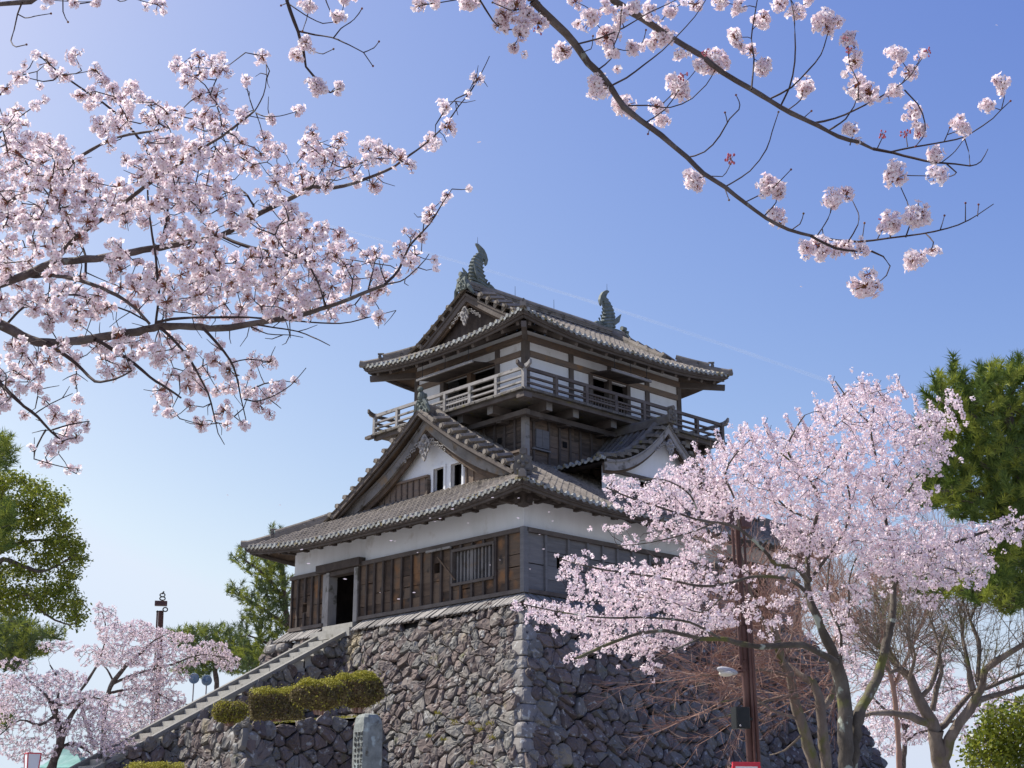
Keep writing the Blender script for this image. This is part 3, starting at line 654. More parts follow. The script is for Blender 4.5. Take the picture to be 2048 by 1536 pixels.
cladding('y', X1, [RW[0], RW[1], (1.55, 1.9, 10.7, 11.15)], 'wood_grey', 5, [.95, 2.1, 3.1, 3.9, 4.7, 5.55, 6.5, 7.2, 7.8, 8.4, 9.0, 9.9, 10.7, 11.35, 13.7, 14.5, 15.3], 0)
mb = MB(); box(mb, -.21, .02, -.21, -.02, 9.67, 11.99); mb.build('corner_post', M['wood_grey'], keep)
# skirt of sloping boards over the base
mb = MB(); rd = random.Random(3)
def skirt(face, a, b):
    y = a
    while y < b-.1:
        wd_ = rd.uniform(.19, .27); e = min(y+wd_, b); k = rd.uniform(-.012, .012); o = rd.uniform(-.05, .04)
        P = [(-.03, 9.70+k), (-.74+o, 9.22+k), (-.74+o, 9.175+k), (-.03, 9.655+k)]
        if y < -.03:
            f = min(1, (-(y+e)/2)/.74); xm = -.03-.71*f*.95; zm = -.48*f*.95
            P[0] = (xm, P[0][1]+zm); P[3] = (xm, P[3][1]+zm)
        if face == 'x': V = [(x, y+.026, z) for x, z in P]+[(x, e-.026, z) for x, z in P]
        else: V = [(y+.026, x, z) for x, z in P]+[(e-.026, x, z) for x, z in P]
        mb.add(V, [(0, 1, 2, 3), (7, 6, 5, 4), (0, 4, 5, 1), (1, 5, 6, 2), (2, 6, 7, 3), (3, 7, 4, 0)]); y = e
for f_, a_, b_ in (('x', -.62, 9.1), ('x', 11.7, Y1+.4), ('y', -.6, X1+.4)): mb = MB(); skirt(f_, a_, b_); mb.build('skirt_boards', M['skirt'], keep)

mb = MB(); V = [(-.03, -.03, 9.62), (-.66, -.66, 9.12), (-.66, Y1+.4, 9.12), (-.03, Y1+.4, 9.62)]; mb.add(V, [(0, 1, 2, 3)]); V = [(-.03, -.03, 9.62), (-.66, -.66, 9.12), (X1+.4, -.66, 9.12), (X1+.4, -.03, 9.62)]; mb.add(V, [(0, 1, 2, 3)])
for k in range(-1, 14): box(mb, -.72, .0, k*1.05+.2, k*1.05+.3, 9.12, 9.2)
mb.build('skirt_backing', M['beam_dark'], keep)
# door
df = MB(); box(df, -.23, .2, 11.30, 11.5, 9.62, 11.80); box(df, -.12, .2, 11.5, 11.85, 9.62, 11.8)
dr = df.build('door_frame', M['beam_pale'], keep); mb = MB(); box(mb, -.22, .2, 9.38, 9.62, 9.62, 11.80); mb.build('door_jamb', M['beam_pale'], dr)
mb = MB(); box(mb, -.34, .0, 9.18, 12.1, 11.84, 12.16); box(mb, -.2, .2, 9.62, 11.3, 11.64, 11.82); mb.build('lintel', M['beam_dark'], dr)
mb = MB(); box(mb, 1.6, 1.68, 10.4, 11.05, 9.6, 10.5); box(mb, 1.55, 1.73, 10.35, 11.1, 10.5, 10.55); mb.build('notice_stand', M['white'], dr)
# lattice window
lw = MB()
for a, b, c, d in ((LAT[0]-.05, LAT[1]+.05, LAT[3], LAT[3]+.1), (LAT[0]-.05, LAT[1]+.05, LAT[2]-.1, LAT[2]), (LAT[0]-.07, LAT[0]+.02, LAT[2], LAT[3]), (LAT[1]-.02, LAT[1]+.07, LAT[2], LAT[3])): box(lw, -.2, .1, a, b, c, d)
lo = lw.build('lattice_window', M['beam'], keep)
rd = random.Random(8)
for k in range(11):
    y = LAT[0]+.14+k*.195; mb = MB(); wv = rd.uniform(.035, .06) if k != 6 else .1; box(mb, -.05, .06, y-wv*.85, y+wv*.85, LAT[2], LAT[3]); mb.build('bar', M['barge'], lo)
mb = MB(); obox(mb, (-.25, 4.42, 11.5), (-.35, 3.3, 10.5), .05, .05); mb.build('prop_rod', M['wood_brown'], lo)
mb = MB(); obox(mb, (-.24, 5.1, 11.78), (-.24, 3.7, 11.78), .08, .08); mb.build('prop_rail', M['beam_pale'], lo)
for (a, b, c, d) in RW[:1]:
    mb = MB()
    for k in range(6): x = a+.2+k*(b-a-.3)/5; box(mb, x-.05, x+.05, -.04, .05, c, d)
    for q in ((a-.05, b+.05, d, d+.08), (a-.05, b+.05, c-.08, c)): box(mb, q[0], q[1], -.19, .1, q[2], q[3])
    mb.build('lattice_window', M['beam'], keep)
mb = MB(); box(mb, 10.9, 14.2, -.45, -.01, 12.0, 12.25); box(mb, 11.25, 11.42, -.22, .2, 9.7, 12.0); box(mb, 13.6, 13.77, -.22, .2, 9.7, 12.0); mb.build('side_door_frame', M['beam_dark'], keep)

# ---- lower roof
low = Roof(-1.5, 17.5, -1.5, 15.7, CY, p_low, .42, 6.0, .80, 15.2, 3.3)
lr = low.build('lower_roof', 1.7, .72, .36, .9)
verge(lr, .80, -1, p_low, low.half, CY, 2.9, 8.0); verge(lr, 15.2, 1, p_low, low.half, CY, 2.9, 8.0)
mb = MB()   # wall plate and bracket beams under the lower eaves
box(mb, -.32, -.02, -.5, Y1+.4, 13.0, 13.24); box(mb, -.5, X1+.4, -.33, -.03, 13.01, 13.25)
for k in range(15): box(mb, -.75, 0, .45+k*.97, .62+k*.97, 12.92, 13.08)
for k in range(16): box(mb, .5+k*1.0, .67+k*1.0, -.76, 0, 12.93, 13.09)
box(mb, -.62, -.35, -.62, -.35, 12.6, 13.2); box(mb, -.78, -.05, -.5, -.3, 12.72, 12.9); box(mb, -.5, -.3, -.78, -.05, 12.73, 12.91)
mb.build('bracket_beams', M['beam_dark'], lr)
def bf_low(l): return 17.55-.86*l+.058*l*l
bargeboards(lr, 1.32, CY, lambda l: bf_low(l)-.02, 5.6, .12, .46, flare=.3, mt='barge')
for side in (-1, 1):
    mb = MB(); pts = [(.84, CY+side*l, float(p_low(8.6-l))-.10) for l in np.linspace(0, 5.6, 16)]
    sweep(mb, pts, [(-.04, -.09), (.04, -.09), (.04, .09), (-.04, .09)], vert=True); pts = [(.98, a[1], a[2]-.13) for a in pts]; sweep(mb, pts, [(-.04, -.06), (.04, -.06), (.04, .06), (-.04, .06)], vert=True)
    mb.build('verge_board', M['beam'], lr)
pendant(lr, 1.28, CY, 16.75, 1.1)
# gable wall with two windows
GW = [(5.32, 5.98, 14.7, 15.68), (6.42, 7.06, 14.7, 15.68)]
mb = MB(); gx = 1.72
def gable_tri(mb, x, th, f, half, cy, zb, holes, mi=0, axis='x', nst=26):
    ys = sorted(set([cy-half+2*half*k/nst for k in range(nst+1)]+[h[0] for h in holes]+[h[1] for h in holes]))
    for a, b in zip(ys[:-1], ys[1:]):
        zt_ = min(f(abs(a-cy)), f(abs(b-cy))); zlo = zb
        hs = [h for h in holes if h[0] <= (a+b)/2 <= h[1]]
        segs = [(zlo, zt_)] if not hs else [(zlo, hs[0][2]), (hs[0][3], zt_)]
        for c, d in segs:
            if d-c < .03: continue
            ta, tb = (f(abs(a-cy)), f(abs(b-cy))) if d == zt_ else (d, d)
            V = [(x, a, c), (x, b, c), (x, b, tb), (x, a, ta)]; V += [(x+th, y, z) for _, y, z in V]
            if axis == 'y': V = [(q[1], q[0], q[2]) for q in V]
            mb.add(V, [(0, 1, 2, 3), (7, 6, 5, 4), (0, 4, 5, 1), (1, 5, 6, 2), (2, 6, 7, 3), (3, 7, 4, 0)], mi)
fw = lambda l: 17.62-.80*l+.045*l*l
gable_tri(mb, gx, .15, fw, 6.0, CY, 13.8, GW); gp = mb.build('gable_wall', M['plaster'], lr)
mb = MB()
for (a, b) in ((1.6, 5.1), (7.3, 12.6)): box(mb, gx-.07, gx-.01, a, b, 14.1, 15.42); box(mb, gx-.16, gx-.02, a, b, 15.41, 15.5)
box(mb, gx-.2, gx-.02, 7.25, 7.4, 14.2, 15.3); box(mb, 1.25, 1.7, 5.95, 6.05, 16.9, 17.05)
for k in range(14):
    y = 7.5+k*.38 if k < 12 else 4.95-.4*(k-12); box(mb, gx-.12, gx-.04, y, y+.06, 14.1, 15.40)
mb.build('gable_timber', M['wood_mixed'], lr)
for h in GW:
    mb = MB()
    for a, b, c, d in ((h[0]-.12, h[0], h[2]-.3, h[3]+.1), (h[1], h[1]+.12, h[2]-.3, h[3]+.1), (h[0], h[1], h[3], h[3]+.1)): box(mb, gx-.06, gx+.02, a, b, c, d)
    g = mb.build('gable_window', M['plaster'], lr)
    mb = MB(); box(mb, gx+.5, gx+.55, h[0]-.3, h[1]+.3, h[2]-.3, h[3]+.3); mb.build('dark_backing', M['void'], g)  # near-black sheet behind the opening stands in for the unlit interior
mb = MB(); zr = 18.02       # ridge of the big gable and its ogre tile
sweep(mb, [(1.2, CY, zr+.12), (3.3, CY, zr+.12)], [(-.2, -.2), (.2, -.2), (.18, .1), (.1, .2), (-.1, .2), (-.18, .1)]); rg = mb.build('gable_ridge', M['tile'], lr)
mb = MB(); onigawara(mb, (1.12, CY, zr+.12), (-1, 0), 1.5); ellipsoid(mb, (1.0, CY, zr+.62), (.16, .17, .22), 9, 7, noise=.06); ellipsoid(mb, (.95, CY, zr+.9), (.13, .13, .12), 8, 6, noise=.06)
for s in (-1, 1): sweep(mb, [(1.0, CY+s*.15, zr+.45), (1.02, CY+s*.34, zr+.2), (1.05, CY+s*.5, zr-.1)], circ(.09, 6), scales=[(1, 1), (1, 1), (.5, .5)])
mb.build('ogre_tile', M['copper'], rg)

# ---- dormer gable on the right side
def zc(l): return 17.45-1.12*l+.150*l*l
mb = MB()
for sd_ in (-1, 1): tiles(mb, (CX+sd_*3.75, .05), (0, 1), (-sd_, 0), 3.6, lambda u, uc: 3.75, lambda u, w_: zc(3.75-w_)+0*u)
dm = mb.build('dormer_roof', [M['tile_dark'], M['tile_end']], keep)
mb = MB()
for sd_ in (-1, 1): under(mb, (CX+sd_*3.75, .05), (0, 1), (-sd_, 0), 0, 3.3, lambda x: 3.75, lambda u, w_: zc(3.75-w_))
mb.build('soffit', M['beam_dark'], dm)
bargeboards(dm, .16, CX, lambda l: zc(l)-.26, 3.7, .1, .36, axis='y', flare=.25, mt='beam_pale')
pendant(dm, .14, CX, 16.55, .75, 'y')
mb = MB(); gable_tri(mb, .62, .12, lambda l: zc(l)-.15, 3.3, CX, 13.6, [(6.9, 7.5, 14.4, 14.95), (8.6, 9.2, 14.4, 14.95)], axis='y'); mb.build('dormer_wall', M['plaster'], dm)
mb = MB(); box(mb, 5.0, 11.3, .5, .61, 14.0, 14.5); box(mb, 4.9, 11.4, .45, .6, 14.98, 15.1); mb.build('dormer_timber', M['beam'], dm)
mb = MB(); sweep(mb, [(CX, 0, 17.58), (CX, 3.38, 17.58)], [(-.2, -.2), (.2, -.2), (.18, .1), (.1, .2), (-.1, .2), (-.18, .1)])
for sd_ in (-1, 1):
    pts = [(CX+sd_*l, .62, zc(l)+.2) for l in np.linspace(.2, 3.6, 12)]; sweep(mb, pts, [(-.12, -.14), (.12, -.14), (.11, .05), (.05, .13), (-.05, .13), (-.11, .05)])
    for l in np.arange(.4, 3.6, .42): sweep(mb, [(CX+sd_*l, .0, zc(l)+.1), (CX+sd_*l, .55, zc(l)+.2)], [(-.14, -.06), (.14, -.06), (.1, .07), (-.1, .07)])
r_ = mb.build('dormer_ridge', M['tile_dark'], dm)
mb = MB(); onigawara(mb, (CX, -.02, 17.62), (0, -1), 1.15); sweep(mb, [(CX, -.06, 17.9), (CX, -.06, 18.25)], circ(.07, 6)); mb.build('ridge_end_tile', M['tile_dark'], r_)

# ---- tower, second storey
mb = MB(); rd = random.Random(6)
zs = [15.0, 15.5, 16.0, 16.45, 16.95, 17.75]
for c, d in zip(zs[:-1], zs[1:]):
    y = TY0+.1
    while y < TY1-.1:
        e = min(TY1-.05, y+rd.uniform(.9, 1.9)); q = rd.uniform(0, .02); box(mb, TX0-q, TX0+.15, y, e-.01, c, d-.015); y = e
    x = TX0+.1
    while x < TX1-.1:
        e = min(TX1-.05, x+rd.uniform(.9, 1.9)); q = rd.uniform(0, .02); box(mb, x, e-.01, TY0-q, TY0+.15, c, d-.015); x = e
box(mb, TX0+.1, TX1, TY1-.15, TY1, 15, 17.75); box(mb, TX1-.15, TX1, TY0+.1, TY1-.16, 15, 17.75)
mb.build('tower_wall', M['wood_mixed'], keep)
for y in (TY0+.55, TY0+1.15, TY0+1.75, TY0+2.4, TY0+3.1): mb = MB(); box(mb, TX0-.09, TX0-.02, y-.045, y+.045, 15.5, 17.7); mb.build('batten', M['beam'], keep)
for x in (TX0+.4, 4.55, 5.15, 5.75, 6.35, 7.0, 7.7): mb = MB(); box(mb, x-.045, x+.045, TY0-.09, TY0-.02, 15.5, 17.7); mb.build('batten', M['beam'], keep)
mb = MB(); box(mb, TX0-.1, TX0+.14, TY0-.1, TY0+.14, 15.3, 17.75); mb.build('corner_post', M['beam_pale'], keep)
mb = MB(); box(mb, 3.75, 4.45, TY0-.17, TY0-.1, 16.25, 17.0); box(mb, 4.07, 4.12, TY0-.19, TY0-.16, 16.25, 17.0); box(mb, 3.6, 4.55, TY0-.17, TY0-.06, 16.15, 16.22); mb.build('window_shutter', M['wood_grey'], keep)
mb = MB(); box(mb, 5.35, 5.6, TY0-.04, TY0-.03, 16.55, 16.8); box(mb, TX0-.04, TX0-.03, TY0+1.35, TY0+1.6, 16.6, 16.85); mb.build('loophole', M['void'], keep)
# balcony
BX0, BX1, BY0, BY1 = 2.0, 14.05, 2.08, 11.45; ZB0 = 18.05
mb = MB(); box(mb, BX0, BX1, BY0, BY1, 17.93, ZB0)
y = BY0-.1
while y < BY1: e = y+rd.uniform(.28, .4); box(mb, BX0-.16-rd.uniform(0, .04), BX0+.5, y, e-.02, 17.99, 18.05+rd.uniform(.01, .04)); y = e
x = BX0-.1
while x < BX1: e = x+rd.uniform(.28, .4); box(mb, x, e-.02, BY0-.16-rd.uniform(0, .04), BY0+.5, 17.995, 18.055+rd.uniform(.01, .04)); x = e
bal = mb.build('balcony_floor', M['tile_dark'], keep)
mb = MB(); sweep(mb, [(BX0+.05, BY0+.05, 17.88), (BX0+.05, BY1, 17.88)], [(-.08, -.07), (.08, -.07), (.08, .07), (-.08, .07)]); sweep(mb, [(BX0+.15, BY0+.06, 17.875), (BX1, BY0+.06, 17.875)], [(-.08, -.065), (.08, -.065), (.08, .065), (-.08, .065)])
box(mb, BX0-.12, BX0+.3, BY0-.12, BY0+.3, 17.7, 17.9); box(mb, BX0+.75, BX0+.98, BY0+.7, BY1-.3, 17.35, 17.55); box(mb, BX0+.76, BX1-.3, BY0+.71, BY0+.95, 17.34, 17.54)
box(mb, BX0-.32, BX0-.1, BY1-.15, BY1+.28, 17.86, 17.98)
mb.build('edge_beam', M['beam'], bal)
for x in (3.69, 5.18, 7.4, 9.7, 12.05, 13.45): mb = MB(); box(mb, x-.17, x+.17, BY0+.34, TY0+.1, 17.56, 17.925); box(mb, x-.14, x+.14, BY0+.75, TY0, 17.3, 17.555); mb.build('support_beam', M['beam'], bal)
for y in (4.4, 6.22, 8.4, 10.55): mb = MB(); box(mb, BX0+.34, TX0+.1, y-.17, y+.17, 17.56, 17.925); box(mb, BX0+.8, TX0, y-.14, y+.14, 17.3, 17.555); mb.build('support_beam', M['beam'], bal)
for x in (3.69, 5.18, 7.4, 12.05, 13.45): mb = MB(); box(mb, x-.16, x+.16, BY0+.325, BY0+.338, 17.57, 17.91); mb.build('beam_end', M['skirt'], bal)
for y in (4.4, 6.22, 10.55): mb = MB(); box(mb, BX0+.325, BX0+.338, y-.16, y+.16, 17.57, 17.91); mb.build('beam_end', M['skirt'], bal)
rail = MB()
def railing(a, b, fixed, axis, names):
    n = names; ps = np.linspace(a, b, n+1)
    for i, p in enumerate(ps):
        if (axis == 'x' and i == 0) or (axis == 'y' and fixed == BX1 and i in (0, n)): continue
        mb = MB(); t = .075
        if axis == 'y': box(mb, fixed-t, fixed+t, p-t, p+t, 18.07, 18.86 if 0 < i < n else 18.93)
        else: box(mb, p-t, p+t, fixed-t, fixed+t, 18.07, 18.86 if 0 < i < n else 18.93)
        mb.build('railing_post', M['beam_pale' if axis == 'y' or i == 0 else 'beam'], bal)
    mb = MB()
    def P(s, z): return (fixed, s, z) if axis == 'y' else (s, fixed, z)
    o = .004 if axis == 'y' else -.004
    for z, hh in ((18.90+o, .13), (18.58+o, .07), (18.34+o, .07), (18.12+o, .07)): sweep(mb, [P(a, z), P(b, z)], [(-.055, -hh/2), (.055, -hh/2), (.055, hh/2), (-.055, hh/2)], vert=True)
    for s, e in ((a, -1), (b, 1)):
        pts = [P(s+e*d, 18.92+o+dz) for d, dz in ((-.1, 0), (.1, .01), (.26, .06), (.38, .15))]
        sweep(mb, pts, [(-.06, -.08), (.06, -.08), (.06, .08), (-.06, .08)], vert=True)
    for (u, v) in ([(ps[2], ps[4])] if axis == 'y' else [(ps[2]-.3, ps[3]+.9)]):
        for s in np.arange(u+.16, v-.05, .17): sweep(mb, [P(s, 18.16), P(s, 18.56)], [(-.018, -.018), (.018, -.018), (.018, .018), (-.018, .018)], up=(1, .3, 0))
        for z in (18.45,): sweep(mb, [P(u, z), P(v, z)], [(-.02, -.02), (.02, -.02), (.02, .02), (-.02, .02)], vert=True)
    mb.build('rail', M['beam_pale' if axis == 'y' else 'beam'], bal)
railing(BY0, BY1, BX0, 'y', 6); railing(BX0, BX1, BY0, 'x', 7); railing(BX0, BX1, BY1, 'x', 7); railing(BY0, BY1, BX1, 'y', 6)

# ---- third storey
OL = (5.02, 8.45, 18.05, 20.0); OR = (7.08, 9.32, 18.05, 19.95)
mb = MB()
wall(mb, 'x', TX0, .15, panelize(TY0, TY1, 18.05, 21.1, [OL])); wall(mb, 'y', TY0, .15, panelize(TX0+.16, TX1, 18.05, 21.1, [OR]))
wall(mb, 'y', TY1-.15, .15, panelize(TX0+.16, TX1, 18.05, 21.1, [(7.08, 9.32, 18.05, 19.9)])); wall(mb, 'x', TX1-.15, .15, panelize(TY0+.16, TY1-.16, 18.05, 21.1, []))
mb.build('upper_wall', M['plaster'], keep)
mb = MB(); box(mb, TX0+.2, TX1-.2, TY0+.2, TY1-.2, 20.9, 21.0); box(mb, TX0+2.2, TX0+2.3, TY0+.3, TY1-.3, 18.06, 20.9); box(mb, TX0+2.4, TX1-.3, TY0+2.2, TY0+2.3, 18.06, 20.9)
mb.build('inner_room', M['beam_dark'], keep)
for y in (TY0, 5.0, 6.73, 8.48, TY1):
    top = 20.9; mb = MB(); a, b = y-.12, y+.12
    if y == TY0: a, b = TY0-.07, TY0+.17
    if y == TY1: a, b = TY1-.17, TY1+.07
    box(mb, TX0-.07, TX0+.2, a, b, 18.05, top); mb.build('post', M['beam' if y != 6.73 else 'wood_brown'], keep)
for x in (5.89, 7.05, 8.2, 9.37, 10.59, TX1):
    mb = MB(); a, b = x-.12, x+.12
    if x in (7.05, 8.2, 9.37): a, b = x-.1, x+.1
    if x == TX1: a, b = TX1-.17, TX1+.07
    zt_ = 20.9 if x not in (7.05, 9.37) else 20.05
    box(mb, a, b, TY0-.075, TY0+.2, 18.05, zt_); mb.build('post', M['beam'], keep)
mb = MB(); box(mb, TX0-.09, TX0+.05, TY0+.175, TY1-.175, 20.0, 20.24); box(mb, TX0-.1, TX0+.05, TY0-.12, TY1+.12, 20.62, 20.88)
box(mb, TX0+.205, TX1-.175, TY0-.095, TY0+.05, 20.005, 20.245); box(mb, TX0+.06, TX1+.12, TY0-.105, TY0+.05, 20.625, 20.885)
box(mb, TX0-.085, TX0+.05, TY0+.175, 5.0, 18.06, 18.2); mb.build('wall_beam', M['wood_mixed'], keep)
mb = MB()     # low wainscot of the veranda walls
for a, b in ((TX0+.2, 5.75), (6.02, 6.93), (9.48, 10.45), (10.72, 12.55)): box(mb, a, b, TY0-.05, TY0-.004, 18.07, 18.42)
mb.build('wainscot', M['wood_grey'], keep)
for nm, (e0, e1) in (('x', (5.1, 8.6)), ('y', (6.95, 9.3))):    # push-up shutters hung out from the walls
    mb = MB(); n = 9
    for k in range(n):
        a, b = e0+(e1-e0)*k/n+.006, e0+(e1-e0)*(k+1)/n-.006
        V = [(TX0-.1, a, 20.04), (2.0, a, 19.86), (2.0, a, 19.9), (TX0-.1, a, 20.08)]
        V = V+[(x, b, z) for x, _, z in V]
        if nm == 'y': V = [(y, x-TX0+TY0 if x > 2.5 else 2.02, z) for x, y, z in V]
        mb.add(V, [(0, 1, 2, 3), (7, 6, 5, 4), (0, 4, 5, 1), (1, 5, 6, 2), (2, 6, 7, 3), (3, 7, 4, 0)])
    sh = mb.build('hanging_shutter', M['beam_dark'], keep)
    mb = MB()
    if nm == 'x': box(mb, 1.95, 2.03, e0-.03, e1+.03, 19.83, 19.93)
    else: box(mb, e0-.03, e1+.03, 1.97, 2.05, 19.83, 19.93)
    mb.build('shutter_edge', M['skirt'], sh)
    for k in (.08, .5, .92):
        s = e0+(e1-e0)*k; mb = MB(); q = (2.03, s) if nm == 'x' else (s, 2.05)
        tube(mb, [(q[0], q[1], 19.9), (q[0], q[1], 20.75)], [.012, .012], 5); mb.build('hanging_rod', M['black'], sh)
# ---- upper roof
upr = Roof(1.65, 14.3, 1.75, 11.95, 6.85, p_top, .42, 4.9, 3.05, 12.9, 2.1)
ur = upr.build('upper_roof', 1.8, .82, .42, .6)
verge(ur, 3.05, -1, p_top, 5.1, 6.85, 2.1, 4.6, .5); verge(ur, 12.9, 1, p_top, 5.1, 6.85, 2.1, 4.6, .5)
mb = MB(); pl = 20.42
for (hx, hy, sx, sy) in ((TX0, TY0, -1, -1), (TX0, TY1, -1, 1), (TX1, TY0, 1, -1), (TX1, TY1, 1, 1)):
    mb = MB(); obox(mb, (hx, hy, 20.75), (hx+sx*1.45, hy+sy*1.45, 20.62), .2, .24); mb.build('corner_beam', M['beam'], ur)
bargeboards(ur, 3.18, 6.85, lambda l: float(p_top(5.1-l))-.36+.02*l, 3.1, .09, .34, flare=.2, mt='beam')
pendant(ur, 3.14, 6.85, 22.75, .85)
mb = MB(); gable_tri(mb, 3.55, .12, lambda l: float(p_top(5.1-l))-.14, 3.3, 6.85, 21.4, [])
mb.build('gable_wall', M['beam_dark'], ur)
mb = MB(); gable_tri(mb, 12.3, .12, lambda l: float(p_top(5.1-l))-.14, 3.3, 6.85, 21.4, []); mb.build('gable_wall', M['beam_dark'], ur)
mb = MB(); zr = 23.84
sweep(mb, [(2.98, 6.85, zr+.13), (7.5, 6.85, zr+.1), (12.95, 6.85, zr+.13)], [(-.27, -.2), (.27, -.2), (.24, .12), (.2, .14), (.1, .25), (-.1, .25), (-.2, .14), (-.24, .12)])
for s in (-1, 1):
    for z in (.02, .12): sweep(mb, [(3.0, 6.85+s*.265, zr+z), (12.9, 6.85+s*.265, zr+z)], circ(.028, 5))
rg = mb.build('main_ridge', M['tile'], ur)
for x, d in ((2.95, -1), (12.98, 1)):
    mb = MB(); onigawara(mb, (x, 6.85, zr+.1), (d, 0), 1.3)
    for s in (-1, 1): sweep(mb, [(x, 6.85+s*.2, zr+.2), (x, 6.85+s*.42, zr-.1), (x-.1*d, 6.85+s*.62, zr-.42)], circ(.1, 6), scales=[(1, 1), (1, 1), (.5, .5)])
    mb.build('ridge_end_tile', M['copper'], rg)
for x in (6.0, 8.4): mb = MB(); tube(mb, [(x, 6.85, zr+.3), (x, 6.85, zr+.85)], [.012, .008], 5); mb.build('lightning_rod', M['black'], rg)
def fish(x, f):
    """roof-ridge fish: head down on the ridge, scaled body rising to a forked tail; f = direction its back faces away"""
    y = 6.85; z = zr+.30; mb = MB()
    box(mb, x-.55, x+.55, y-.24, y+.24, z-.12, z+.02)
    # spine (dx, dz, half width x, half width y)
    S = [(.16, -.02, .62, .27), (.10, .16, .56, .28), (.04, .34, .50, .27), (-.02, .52, .43, .25), (-.05, .70, .38, .23), (-.04, .88, .34, .20), (0, 1.06, .30, .17), (.06, 1.22, .26, .14), (.15, 1.38, .21, .11), (.24, 1.52, .16, .08)]
    V = []; F = []; K = 10
    for i, (dx, dz, a, b) in enumerate(S):
        for rep, sc in ((0, .90), (1, 1.05)):
            for j in range(K):
                t = 2*math.pi*j/K; V.append((x+f*(dx+a*sc*math.cos(t)), y+b*sc*math.sin(t), z+dz+(.0 if rep == 0 else .03)+a*.25*math.cos(t)*(-1)))
    for i in range(2*len(S)-1):
        for j in range(K): F.append((i*K+j, i*K+(j+1) % K, (i+1)*K+(j+1) % K, (i+1)*K+j))
    F.append(tuple((2*len(S)-1)*K+j for j in range(K))); mb.add(V, F)
    # dorsal spines down the inner side
    for i in range(1, 8):
        dx, dz, a, b = S[i]; xx = x+f*(dx+a*1.0); mb.add([(xx, y-.03, z+dz-.08), (xx, y+.03, z+dz-.08), (xx, y, z+dz+.1), (xx+f*.12, y, z+dz+.06)], [(0, 1, 3), (1, 2, 3), (2, 0, 3)])
    # head, snout and eyes lying along the ridge
    ellipsoid(mb, (x+f*.62, y, z+.08), (.34, .2, .15), 10, 7, noise=.04); ellipsoid(mb, (x+f*.92, y, z+.02), (.14, .15, .10), 8, 6)
    for s in (-1, 1): ellipsoid(mb, (x+f*.55, y+s*.17, z+.2), (.06, .05, .06), 7, 5)
    o = mb.build('roof_fish', M['copper'], ur)
    mb = MB()      # tail with lobes
    P = [(.20, 1.45), (.10, 1.66), (.02, 1.78), (-.08, 1.84), (-.10, 1.92), (.06, 1.93), (.2, 1.86), (.36, 1.74), (.50, 1.55), (.58, 1.32), (.56, 1.12), (.48, 1.02), (.42, 1.14), (.40, 1.28), (.32, 1.30), (.28, 1.36)]
    n = len(P); V = [(x+f*a, y+yy*(1 if 1.2 < b < 1.8 else .5), z+b) for yy in (-.07, .07) for a, b in P]; mb.add(V, [tuple(range(n)), tuple(range(2*n-1, n-1, -1))]+[(k, (k+1) % n, n+(k+1) % n, n+k) for k in range(n)])
    mb.build('tail_fin', M['copper'], o)
    for s in (-1, 1):
        mb = MB(); V = [(x-f*.15, y+s*.2, z+.12), (x-f*.05, y+s*.2, z+.34), (x-f*.52, y+s*.34, z+.78), (x-f*.40, y+s*.32, z+.35)]
        V2 = [(a, b+s*.05, c) for a, b, c in V]; mb.add(V+V2, [(0, 1, 2, 3), (7, 6, 5, 4), (0, 4, 5, 1), (1, 5, 6, 2), (2, 6, 7, 3), (3, 7, 4, 0)]); mb.build('side_fin', M['copper'], o)
    mb = MB(); tube(mb, [(x+f*.02, y, z+1.9), (x+f*.02, y, z+2.25)], [.012, .006], 5); mb.build('lightning_rod', M['black'], o)
fish(3.75, 1); fish(11.95, -1)

# ------------------------------------------------------------------ vegetation helpers
def P3(pts, D, wob=0.0):
    """pixel polyline -> 3D points; D is a depth or (start, end)"""
    n = len(pts); d0, d1 = D if isinstance(D, tuple) else (D, D); ph = random.uniform(0, 6.3)
    out = []
    for i, (x, y) in enumerate(pts):
        t = i/max(1, n-1); out.append(at(x, y, d0+(d1-d0)*t+wob*math.sin(ph+t*5)))
    return np.array(out)
def smooth(P, r, step):
    """Catmull-Rom resample of points and radii"""
    P = np.asarray(P, float); n = len(P); r = np.interp(np.linspace(0, 1, n), np.linspace(0, 1, len(r)), r); Q, R_ = [], []
    for i in range(n-1):
        p0, p1, p2, p3 = P[max(i-1, 0)], P[i], P[i+1], P[min(i+2, n-1)]
        m = max(1, int(np.linalg.norm(p2-p1)/step))
        for k in range(m):
            t = k/m; Q.append(.5*((2*p1)+(-p0+p2)*t+(2*p0-5*p1+4*p2-p3)*t*t+(-p0+3*p1-3*p2+p3)*t**3)); R_.append(r[i]+(r[i+1]-r[i])*t)
    Q.append(P[-1]); R_.append(r[-1]); return np.array(Q), np.array(R_)
